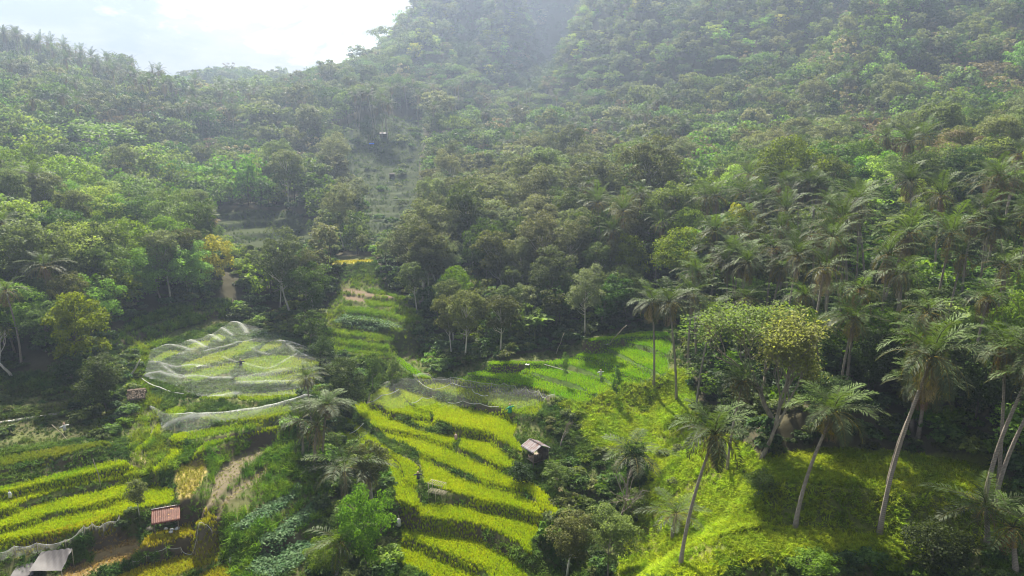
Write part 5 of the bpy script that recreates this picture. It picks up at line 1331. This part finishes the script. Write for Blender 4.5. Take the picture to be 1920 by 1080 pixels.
# thatched hut
p = hit1(259, 757); r = link('thatched_hut', None, None, p, 0.35, 0.85); tag(r, 'small brown thatched hut at the corner of the netted field', 'hut')
b = MB()
for sg in (1, -1):
    for k in range(26):
        for j in range(5):
            x = -1.15 + k * 0.092 + R.normal() * 0.03; y0 = sg * (0.05 + j * 0.24); z0 = 2.25 - j * 0.22
            b.box((x, y0 + sg * 0.16, z0 - 0.12), (0.12, 0.48, 0.07), Matrix.Rotation(-sg * 0.74 + R.normal() * 0.08, 3, 'X'))
part('roof', b, M['thatch'], r)
for sx in (-1, 1):
    for sy in (-1, 1): part('post', MB().tube([(sx * 0.9, sy * 0.75, -0.6), (sx * 0.9, sy * 0.75, 1.75)], 0.05, 6), M['wood'], r)
part('floor', MB().box((0, 0, 0.5), (1.9, 1.6, 0.07)), M['wood_dark'], r)
part('wall', MB().box((0, 0.78, 0.95), (1.8, 0.04, 0.8)), M['wood_dark'], r)

# tarpaulin shelter
p = hit1(100, 1078); r = link('tarpaulin_shelter', None, None, p, 0.12); tag(r, 'sagging grey tarpaulin tied over poles at the lower left corner', 'shelter')
def cloth(w, d, z00, z10, z01, z11, sag, n=16, fold=0.10):
    u, v = np.meshgrid(np.linspace(0, 1, n), np.linspace(0, 1, n))
    z = z00 * (1 - u) * (1 - v) + z10 * u * (1 - v) + z01 * (1 - u) * v + z11 * u * v - sag * np.sin(u * math.pi) * np.sin(v * math.pi)
    z = z + fold * np.sin((u * 1.2 + v * 0.5) * 26) * (u * v) + 0.03 * fbm(u * 6, v * 6, 3, 3)
    V = np.stack([(u - 0.5) * w, (v - 0.5) * d, z], -1).reshape(-1, 3); idx = np.arange(n * n).reshape(n, n)
    return V, np.stack([idx[:-1, :-1], idx[:-1, 1:], idx[1:, 1:], idx[1:, :-1]], -1).reshape(-1, 4)
V, q = cloth(2.7, 2.3, 1.25, 1.05, 1.7, 1.9, 0.22)
part('sheet', MB().add(V, q), M['tarp'], r, True)
for x, y, z in ((-1.3, -1.1, 1.2), (1.3, -1.1, 1.0), (-1.3, 1.1, 1.66), (1.3, 1.1, 1.86)): part('pole', MB().tube([(x, y, -0.5), (x, y, z)], 0.03, 6), M['bamboo'], r)
p2 = hit1(48, 1082); V, q = cloth(1.9, 1.6, 0.5, 0.6, 0.7, 0.95, 0.12)
r2 = link('ground_sheet', None, None, p2, 0.2); part('sheet', MB().add(V, q), M['tarp'], r2, True); part('pole', MB().tube([(0.9, 0.75, -0.3), (0.9, 0.75, 0.95)], 0.03, 6), M['bamboo'], r2)
tag(r2, 'lower dull grey sheet left of the tied tarpaulin', 'sheet')

# bamboo rack
p = hit1(820, 936); r = link('bamboo_rack', None, None, p, -0.42); tag(r, 'two level bamboo drying rack on stilts among the central paddies', 'rack')
for sx in (-1, 0, 1):
    for sy in (-1, 1):
        part('leg', MB().tube([(sx * 0.8, sy * 0.4, -0.4), (sx * 0.8 + R.normal() * 0.03, sy * 0.4, 1.9 if sx else 1.0)], 0.03, 6), M['bamboo'], r)
b = MB()
for k in range(14): b.tube([(-0.95 + k * 0.146, -0.5, 0.85), (-0.95 + k * 0.146, 0.5, 0.87)], 0.022, 5)
part('deck', b, M['bamboo'], r)
b = MB()
for sy in (-1, 1): b.tube([(-0.95, sy * 0.42, 1.86), (0.95, sy * 0.42, 1.84)], 0.028, 6)
for k in range(8): b.tube([(-0.85 + k * 0.24, -0.5, 1.88), (-0.85 + k * 0.24, 0.5, 1.88)], 0.02, 5)
part('top_rails', b, M['bamboo'], r)

# nets
def drape(nm, px_poly, h, mat, label, strands=(), cell=0.4, seed=1, edge=0.9, amp=0.35):
    W = hit(*np.array(smooth_poly(px_poly, 4)).T)[:, :2]
    x0, y0 = W.min(0); x1, y1 = W.max(0)
    gx, gy = np.meshgrid(np.arange(x0, x1 + cell, cell), np.arange(y0, y1 + cell, cell))
    ins = inpoly(gx, gy, W)
    d = np.full(gx.shape, 1e9)
    for i in range(len(W)):
        a, b = W[i - 1], W[i]; ab = b - a; t_ = np.clip(((gx - a[0]) * ab[0] + (gy - a[1]) * ab[1]) / ((ab ** 2).sum() + 1e-9), 0, 1)
        d = np.minimum(d, np.hypot(gx - a[0] - t_ * ab[0], gy - a[1] - t_ * ab[1]))
    gz = ground(gx, gy)
    for _ in range(60):
        g2 = gz.copy(); g2[1:-1, 1:-1] = np.maximum(gz[1:-1, 1:-1] - 0.004, 0.25 * (gz[2:, 1:-1] + gz[:-2, 1:-1] + gz[1:-1, 2:] + gz[1:-1, :-2])); gz = g2
    f = fbm(gx / 3.2, gy / 1.6, seed, 4)
    fold = 0.10 * np.abs(np.sin(gx * 0.7 + gy * 0.35 + 3 * f))
    z = gz + 0.2 + h * (1 - np.exp(-d / 0.9)) + amp * (f - 0.45) * np.clip(d, 0, 1) + fold * np.clip(d, 0, 1)
    k = np.cumsum(ins.ravel()) - 1; ids = np.where(ins, k.reshape(ins.shape), -1)
    q = np.stack([ids[:-1, :-1], ids[:-1, 1:], ids[1:, 1:], ids[1:, :-1]], -1).reshape(-1, 4); q = q[(q >= 0).all(1)]
    lv = 0.5 * np.clip(1 - d / edge, 0, 1) * (0.4 + 0.6 * vnoise(gx, gy, 8))
    for st, wd, am in strands:
        dd, _ = seg_d(gx, gy, list(hit(*np.array(st, float).T)[:, :2])); lv = np.maximum(lv, am * np.exp(-(dd / wd) ** 2) * (0.6 + 0.4 * vnoise(gx * 2, gy * 2, 5))); z = z + 0.12 * np.exp(-(dd / 0.4) ** 2)
    mb = MB(); mb.add(np.stack([gx, gy, z], -1)[ins], q, None, 0, lv[ins])
    return tag(link(nm, mb.mesh(nm, mat, True)), label, 'net')
drape('bird_net', [(272,690),(278,662),(318,650),(345,645),(395,630),(430,607),(470,612),(532,630),(570,652),(606,668),(628,690),(605,715),(575,738),(545,744),(470,747),(398,750),(352,742),(310,722),(268,712)], 0.45, M['net'], 'large white bird net draped over the terraced rice field', [
 (q, w_, a_) for q, w_, a_ in [([(369,632),(390,633),(407,640),(414,647)], .35, 1), ([(313,643),(332,644),(352,645),(373,652),(386,661)], .4, 1), ([(277,662),(296,656),(319,654),(340,658),(357,667)], .3, .9),
 ([(431,607),(448,612),(459,623),(463,633)], .4, 1), ([(411,615),(427,629),(436,637)], .35, .9), ([(527,648),(552,650),(584,656),(607,667)], .45, 1), ([(540,654),(561,669),(577,677)], .3, .9), ([(277,683),(300,692),(330,698),(357,692),(386,698)], .3, .8),
 ([(271,710),(302,708),(340,717),(373,715),(407,719),(434,720)], .3, .9), ([(275,711),(313,729),(352,746)], .35, 1), ([(352,746),(386,750),(417,748),(446,746)], .4, 1), ([(448,726),(490,725),(532,725),(561,721)], .5, .7), ([(386,668),(423,660),(448,652),(480,646)], .25, .8),
 ([(300,692),(330,712),(373,715)], .25, .8), ([(457,717),(500,712),(532,704)], .8, .5), ([(340,672),(372,661),(386,661)], .5, .5), ([(473,660),(480,668),(505,675)], .3, .6), ([(561,669),(530,690),(500,705)], .25, .6), ([(420,680),(460,690),(500,705)], .22, .6)]], cell=0.22, seed=3)
drape('bird_net', [(276,763),(312,777),(360,780),(410,780),(480,772),(540,757),(580,742),(592,748),(556,770),(500,783),(450,790),(415,800),(380,812),(335,817),(302,812),(300,795)], 0.9, M['net2'], 'long bunched white net along the lower edge of the netted field', [([(282,767),(340,781),(440,778),(540,760),(588,746)], .3, 1), ([(304,810),(350,800),(420,794),(480,783),(545,764)], .4, .9), ([(360,795),(430,786),(500,776)], .9, .6)], cell=0.2, seed=7, edge=0.5)
drape('bird_net', [(690,742),(760,712),(850,716),(930,729),(1030,746),(1005,772),(940,768),(860,775),(800,765),(730,775),(690,770)], 0.85, net_mat('fine clear net', 0.05, 0.16), 'almost transparent net over the upper central paddies', seed=11)
def fence_net(pts, h, mat, label, nposts=6, sag=0.25, seed=0):
    W = hit(*np.array(pts, float).T); n = 12
    P = []; rr = np.random.default_rng(seed)
    for a, b in zip(W[:-1], W[1:]):
        for k in range(n): P.append(a + (b - a) * k / n)
    P.append(W[-1]); P = np.array(P); P[:, 2] = ground(P[:, 0], P[:, 1])
    s = np.linspace(0, len(pts) - 1, len(P)); sg = sag * np.abs(np.sin(s * math.pi))
    r = link('net_fence', None, None, P[0]); tag(r, label, 'net fence')
    rows = 6; V = []
    for j in range(rows):
        u = j / (rows - 1); q = P.copy(); q[:, 2] += h * u - sg * u; off = 0.18 * np.sin(u * math.pi) * np.sin(s * 9); q[:, 1] += off; V.append(q - P[0])
    V = np.array(V).reshape(-1, 3); m = len(P); idx = np.arange(rows * m).reshape(rows, m)
    lv = np.repeat(np.array([0.35, 0, 0, 0, 0.1, 0.5]), m)
    part('mesh_sheet', MB().add(V, np.stack([idx[:-1, :-1], idx[:-1, 1:], idx[1:, 1:], idx[1:, :-1]], -1).reshape(-1, 4), None, 0, lv), mat, r, True)
    b = P.copy(); b[:, 2] += h - sg; part('top_cord', MB().tube(b - P[0], 0.02, 5), M['white'], r)
    for w_ in W:
        g = float(ground(w_[0], w_[1])); part('post', MB().tube([np.array([w_[0], w_[1], g - 0.3]) - P[0], np.array([w_[0], w_[1], g + h + 0.1]) - P[0]], 0.03, 5), M['bamboo'], r)
fence_net([(-30,1062),(30,1046),(72,1040),(125,1034),(160,1008),(175,1002),(195,1004),(226,988)], 1.15, M['net2'], 'sagging net fence along the bank above the tarpaulin', seed=2)
fence_net([(250,1062),(275,1052),(312,1036),(340,1036),(370,1018),(398,1004)], 0.5, M['net2'], 'low rolled net along the edge of the lower golden field', sag=0.12)
fence_net([(775,714),(845,719),(882,725),(922,730),(945,730),(966,736),(985,737),(1010,744),(1040,752)], 0.85, M['net_grey'], 'grey net fence behind the uppermost central paddy', sag=0.3)
def cord(pts, lab, rad=0.03, h=0.9):
    W = hit(*np.array(pts, float).T); W[:, 2] = ground(W[:, 0], W[:, 1]) + h
    P = []
    for a, b in zip(W[:-1], W[1:]):
        for k in range(8):
            u = k / 8; P.append(a + (b - a) * u - np.array([0, 0, 0.2 * math.sin(u * math.pi)]))
    P.append(W[-1]); tag(link('white_rope', MB().tube(np.array(P), rad, 5).mesh('white_rope', M['white'], True)), lab, 'rope')
cord([(656,826),(682,806)], 'short white cord over the leftmost paddy strip')
cord([(688,768),(716,753),(748,742)], 'white cord crossing the upper left of the central paddies')
cord([(772,768),(792,757),(812,756)], 'short bunched white cord in the middle of the upper central paddies')
cord([(840,767),(868,764),(900,769),(935,775)], 'long white cord along the bank under the upper central paddies')
cord([(785,726),(812,742),(848,730),(888,738)], 'white cord strung above the uppermost central paddy')
cord([(885,742),(895,750),(915,754)], 'white cord hanging at the right of the uppermost central paddy')
cord([(266,716),(300,733),(345,745)], 'white gathered rope along the near edge of the big net', 0.07, 0.5)

# poles, logs and cloths
def pole(base, top, rad, lab, bend=0.0, nm='bamboo_pole', mat='bamboo', cat='pole'):
    a = hit1(*base); b = at_depth(*top, a[1] + 0.3); m = (a + b) / 2 + np.array([0.1, 0, bend]); c = b - a
    tag(link(nm, MB().tube([a - [0, 0, 0.3], a + c * 0.25 + [0, 0, bend * 0.75], m, a + c * 0.75 + [0, 0, bend * 0.75], b], rad * np.array([1, .9, .8, .65, .5]), 6).mesh(nm, M[mat], True)), lab, cat)
pole((131, 829), (97, 796), 0.05, 'pale bamboo pole leaning in the shaded left terraces')
pole((191, 918), (174, 860), 0.045, 'curved bamboo pole standing in the yellow left terraces', 0.15)
pole((1042, 664), (1058, 624), 0.05, 'thin bamboo pole leaning above the curved green paddies', 0.1)
pole((1141, 646), (1176, 609), 0.05, 'longer bamboo pole leaning left of the thin palms', 0.2)
pole((781, 982), (806, 957), 0.025, 'thin stick standing on the bank below the bamboo rack')
pole((1077, 701), (1020, 683), 0.07, 'pale fallen pole lying across the green paddy', 0.05, 'fallen_pole', 'bark_pale')
pole((241, 710), (263, 674), 0.16, 'pale thick log leaning beside the big net', 0.0, 'log', 'bark_pale', 'log')
pole((927, 1074), (933, 1056), 0.04, 'dark short stake in the second lowest central paddy', 0, 'stake', 'wood_dark', 'stake')
def figure(base, h, mat, lab, arms=True, nm='scarecrow'):
    p = hit1(*base); r = link(nm, None, None, p, R.random()); tag(r, lab, 'scarecrow' if arms else 'cloth')
    part('stick', MB().tube([(0, 0, -0.3), (0, 0, h)], 0.03, 5), M['wood'], r)
    b = MB()
    b.tube([(0, 0, h * 0.28), (0.02, 0, h * 0.5), (0, 0.02, h * 0.72), (0, 0, h * 0.8)], np.array([0.30, 0.24, 0.22, 0.1]) * h * 0.6, 8)
    if arms: b.tube([(-0.42 * h, 0, h * 0.66), (0, 0, h * 0.74), (0.42 * h, 0, h * 0.68)], [0.07, 0.1, 0.07], 6)
    part('cloth', b, M[mat], r, True)
    if arms: part('head', MB().blob((0, 0, h * 0.92), (0.12, 0.12, 0.15), 0, 8, 6), M['sack'], r)
figure((956, 780), 1.6, 'green_cloth', 'green cloaked scarecrow on the bank of the upper central paddies')
figure((748, 992), 1.5, 'white', 'white cloth bundle on a stick at the left end of a lower central paddy', False, 'cloth_marker')
figure((784, 902), 1.1, 'dark_cloth', 'dark scarecrow at the gap left of the bamboo rack')
figure((20, 938), 1.1, 'white', 'small white rag on a stick in the yellow left terrace', False, 'cloth_marker')
figure((122, 812), 1.2, 'white', 'white shirted scarecrow in the shaded left terraces')
figure((1126, 708), 1.1, 'white', 'white scarecrow in the curved green paddies')
figure((433, 1058), 0.9, 'white', 'white bag on a stick beside the vegetable beds', False, 'cloth_marker')
figure((452, 690), 1.3, 'dark_cloth', 'dark scarecrow under the big net')
figure((855, 828), 1.2, 'sack', 'pale stake wrapped in cloth at the joint of two central paddies', False, 'cloth_marker')
for q, lab in (((989, 685), 'white scrap of sheet on the bank of the green paddies'), ((1136, 647), 'white scrap of plastic under the leaning bamboo pole'), ((1091, 633), 'small white scrap at the foot of the central wood'), ((372, 688), 'white scrap lying in the netted field')):
    V, qd = cloth(0.75, 0.5, 0.15, 0.12, 0.2, 0.15, 0.05, 8, 0.04)
    tag(link('plastic_scrap', MB().add(V, qd).mesh('plastic_scrap', M['white'], True), None, hit1(*q), R.random() * 3), lab, 'scrap')

# far shelters on the stepped hill
def far_hut(q, w, roofmat, lab, s=1.0):
    p = hit1(*q); r = link('far_hut', None, None, p, 0.2, s); tag(r, lab, 'hut')
    rf = MB()
    for sg in (1, -1): sheet(rf, (-w / 2, 0, 2.1), (w, 0, 0), (0, sg * 1.2, -0.6), unit(np.array([0, sg * 0.6, 1.2])), 6, 0.02, 3)
    part('roof', rf, M[roofmat], r)
    for sx in (-1, 1):
        for sy in (-1, 1): part('post', MB().tube([(sx * w * 0.42, sy * 0.95, -0.8), (sx * w * 0.42, sy * 0.95, 1.6)], 0.06, 5), M['wood_dark'], r)
    part('wall', MB().box((0, 0.9, 0.8), (w * 0.84, 0.06, 1.5)), M['wood_dark'], r)
far_hut((697, 276), 2.6, 'blue', 'tiny hut under a bright blue tarpaulin on the far stepped hill', 0.7)
far_hut((735, 333), 2.6, 'wood_dark', 'dark little hut low on the far stepped hill', 0.7)
far_hut((720, 259), 3.0, 'tin_grey', 'pale roofed hut near the top of the far stepped hill')
far_hut((798, 584), 2.2, 'tin_grey', 'pale roofed hut half hidden at the left foot of the central wood', 0.9)
# narrow irrigation path on the left
W = hit(*np.array([(-30,797),(20,790),(60,783),(100,776),(135,767),(165,763),(200,752)], float).T)
P = np.concatenate([[a + (b - a) * k / 8 for k in range(8)] for a, b in zip(W[:-1], W[1:])]); P[:, 2] = ground(P[:, 0], P[:, 1]) + 0.10
tg = unit(np.gradient(P, axis=0)); sd_ = np.stack([-tg[:, 1], tg[:, 0], 0 * tg[:, 0]], 1) * 0.2
V = np.stack([P - sd_, P + sd_, P + sd_ - [0, 0, .35], P - sd_ - [0, 0, .35]], 1).reshape(-1, 3); q = []
for i in range(len(P) - 1):
    for k in range(4): q.append([i * 4 + k, i * 4 + (k + 1) % 4, i * 4 + 4 + (k + 1) % 4, i * 4 + 4 + k])
tag(link('path', MB().add(V, q).mesh('path', M['bark_pale'])), 'narrow pale footpath along the shaded left terraces', kind='structure')
# ------------------------------------------------------------------ air, sun, sky, camera
SUN_AZ, SUN_EL = math.radians(-14.0), math.radians(50.0)
sd = Vector((math.sin(SUN_AZ) * math.cos(SUN_EL), math.cos(SUN_AZ) * math.cos(SUN_EL), math.sin(SUN_EL)))
sl = bpy.data.lights.new('sun', 'SUN'); sl.energy = 5.0; sl.angle = math.radians(0.53); sl.color = (1.0, 0.93, 0.79)
so = bpy.data.objects.new('sun', sl); COL.objects.link(so); so.rotation_euler = sd.to_track_quat('Z', 'Y').to_euler()
w = bpy.data.worlds.new('World'); SC.world = w; w.use_nodes = True; T = w.node_tree; T.nodes.clear()
N = T.nodes.new; Lk = T.links.new
sky = N('ShaderNodeTexSky'); sky.sky_type = 'NISHITA'; sky.sun_disc = False; sky.sun_elevation = SUN_EL; sky.sun_rotation = SUN_AZ
sky.altitude = 300; sky.air_density = 1.0; sky.dust_density = 2.0
bg = N('ShaderNodeBackground'); bg.inputs[1].default_value = 0.10; Lk(sky.outputs[0], bg.inputs[0])
tc = N('ShaderNodeTexCoord'); mp = N('ShaderNodeMapping'); mp.inputs['Scale'].default_value = (1.0, 1.0, 2.6); Lk(tc.outputs['Generated'], mp.inputs[0])
nz1 = N('ShaderNodeTexNoise'); nz1.inputs['Scale'].default_value = 3.2; nz1.inputs['Detail'].default_value = 8; nz1.inputs['Roughness'].default_value = 0.62; nz1.inputs['Distortion'].default_value = 0.4; Lk(mp.outputs[0], nz1.inputs['Vector'])
rp = N('ShaderNodeValToRGB'); rp.color_ramp.elements[0].position = 0.22; rp.color_ramp.elements[1].position = 0.48; Lk(nz1.outputs[0], rp.inputs[0])
# cloud brightness follows height above the horizon, nearly even
dt = N('ShaderNodeVectorMath'); dt.operation = 'DOT_PRODUCT'; Lk(tc.outputs['Generated'], dt.inputs[0]); dt.inputs[1].default_value = sd
mr = N('ShaderNodeMapRange'); sx = N('ShaderNodeSeparateXYZ'); Lk(tc.outputs['Generated'], sx.inputs[0]); mr.inputs['From Min'].default_value = 0.12; mr.inputs['From Max'].default_value = 0.6; mr.inputs['To Min'].default_value = 0.175; mr.inputs['To Max'].default_value = 0.17; Lk(sx.outputs['Z'], mr.inputs['Value'])
cb = N('ShaderNodeBackground'); nz2 = N('ShaderNodeTexNoise'); nz2.inputs['Scale'].default_value = 5.5; nz2.inputs['Detail'].default_value = 7; nz2.inputs['Roughness'].default_value = 0.6; Lk(mp.outputs[0], nz2.inputs['Vector']); cr2 = N('ShaderNodeValToRGB'); cr2.color_ramp.elements[0].position = 0.38; cr2.color_ramp.elements[0].color = (0.58, 0.67, 0.78, 1); cr2.color_ramp.elements[1].position = 0.6; cr2.color_ramp.elements[1].color = (1, 1, 1, 1); Lk(nz2.outputs[0], cr2.inputs[0]); Lk(cr2.outputs[0], cb.inputs[0]); Lk(mr.outputs[0], cb.inputs[1])
ms = N('ShaderNodeMixShader'); Lk(rp.outputs[0], ms.inputs[0]); Lk(bg.outputs[0], ms.inputs[1]); Lk(cb.outputs[0], ms.inputs[2])
ow = N('ShaderNodeOutputWorld'); Lk(ms.outputs[0], ow.inputs[0])

# haze: one closed box of thin even air
if HAZE:
    hb = MB(); x0, x1, y0, y1, z0, z1 = GX[0] - 5, GX[-1] + 5, GY[0] - 5, GY[-1] + 5, ZZ.min() - 1.0, max(ZZ.max() + 16, 60)
    hb.box(((x0 + x1) / 2, (y0 + y1) / 2, (z0 + z1) / 2), (x1 - x0, y1 - y0, z1 - z0))
    hm = bpy.data.materials.new('haze'); hm.use_nodes = True; ht = hm.node_tree; ht.nodes.clear()
    ho = ht.nodes.new('ShaderNodeOutputMaterial'); pv = ht.nodes.new('ShaderNodeVolumePrincipled')
    pv.inputs['Color'].default_value = (0.60, 0.74, 1.0, 1); pv.inputs['Density'].default_value = HAZE; pv.inputs['Anisotropy'].default_value = 0.58
    ht.links.new(pv.outputs[0], ho.inputs['Volume'])
    tag(link('haze', hb.mesh('haze', hm)), 'thin bluish haze filling the valley', kind='stuff')
cam = bpy.data.cameras.new('camera'); co = bpy.data.objects.new('camera', cam); COL.objects.link(co)
co.location = (0, 0, CZ); co.rotation_euler = (math.pi / 2 - PITCH, 0, 0)
cam.sensor_width = 36; cam.lens = 18 / math.tan(HALF); cam.clip_end = 4000; cam.clip_start = 0.5; SC.camera = co
SC.render.engine = 'CYCLES'
cy = SC.cycles
cy.max_bounces = 5; cy.diffuse_bounces = 2; cy.glossy_bounces = 1; cy.transmission_bounces = 3; cy.volume_bounces = 0; cy.transparent_max_bounces = 12
cy.caustics_reflective = False; cy.caustics_refractive = False; cy.sample_clamp_indirect = 4.0
cy.filter_width = 1.1; cy.use_adaptive_sampling = True; cy.adaptive_threshold = 0.02
cy.use_denoising = DENOISE; cy.denoiser = 'OPENIMAGEDENOISE'; cy.denoising_input_passes = 'RGB_ALBEDO_NORMAL'
SC.view_settings.view_transform = 'Standard'; SC.view_settings.look = 'None'; SC.view_settings.exposure = EXPO; SC.view_settings.gamma = 1.0
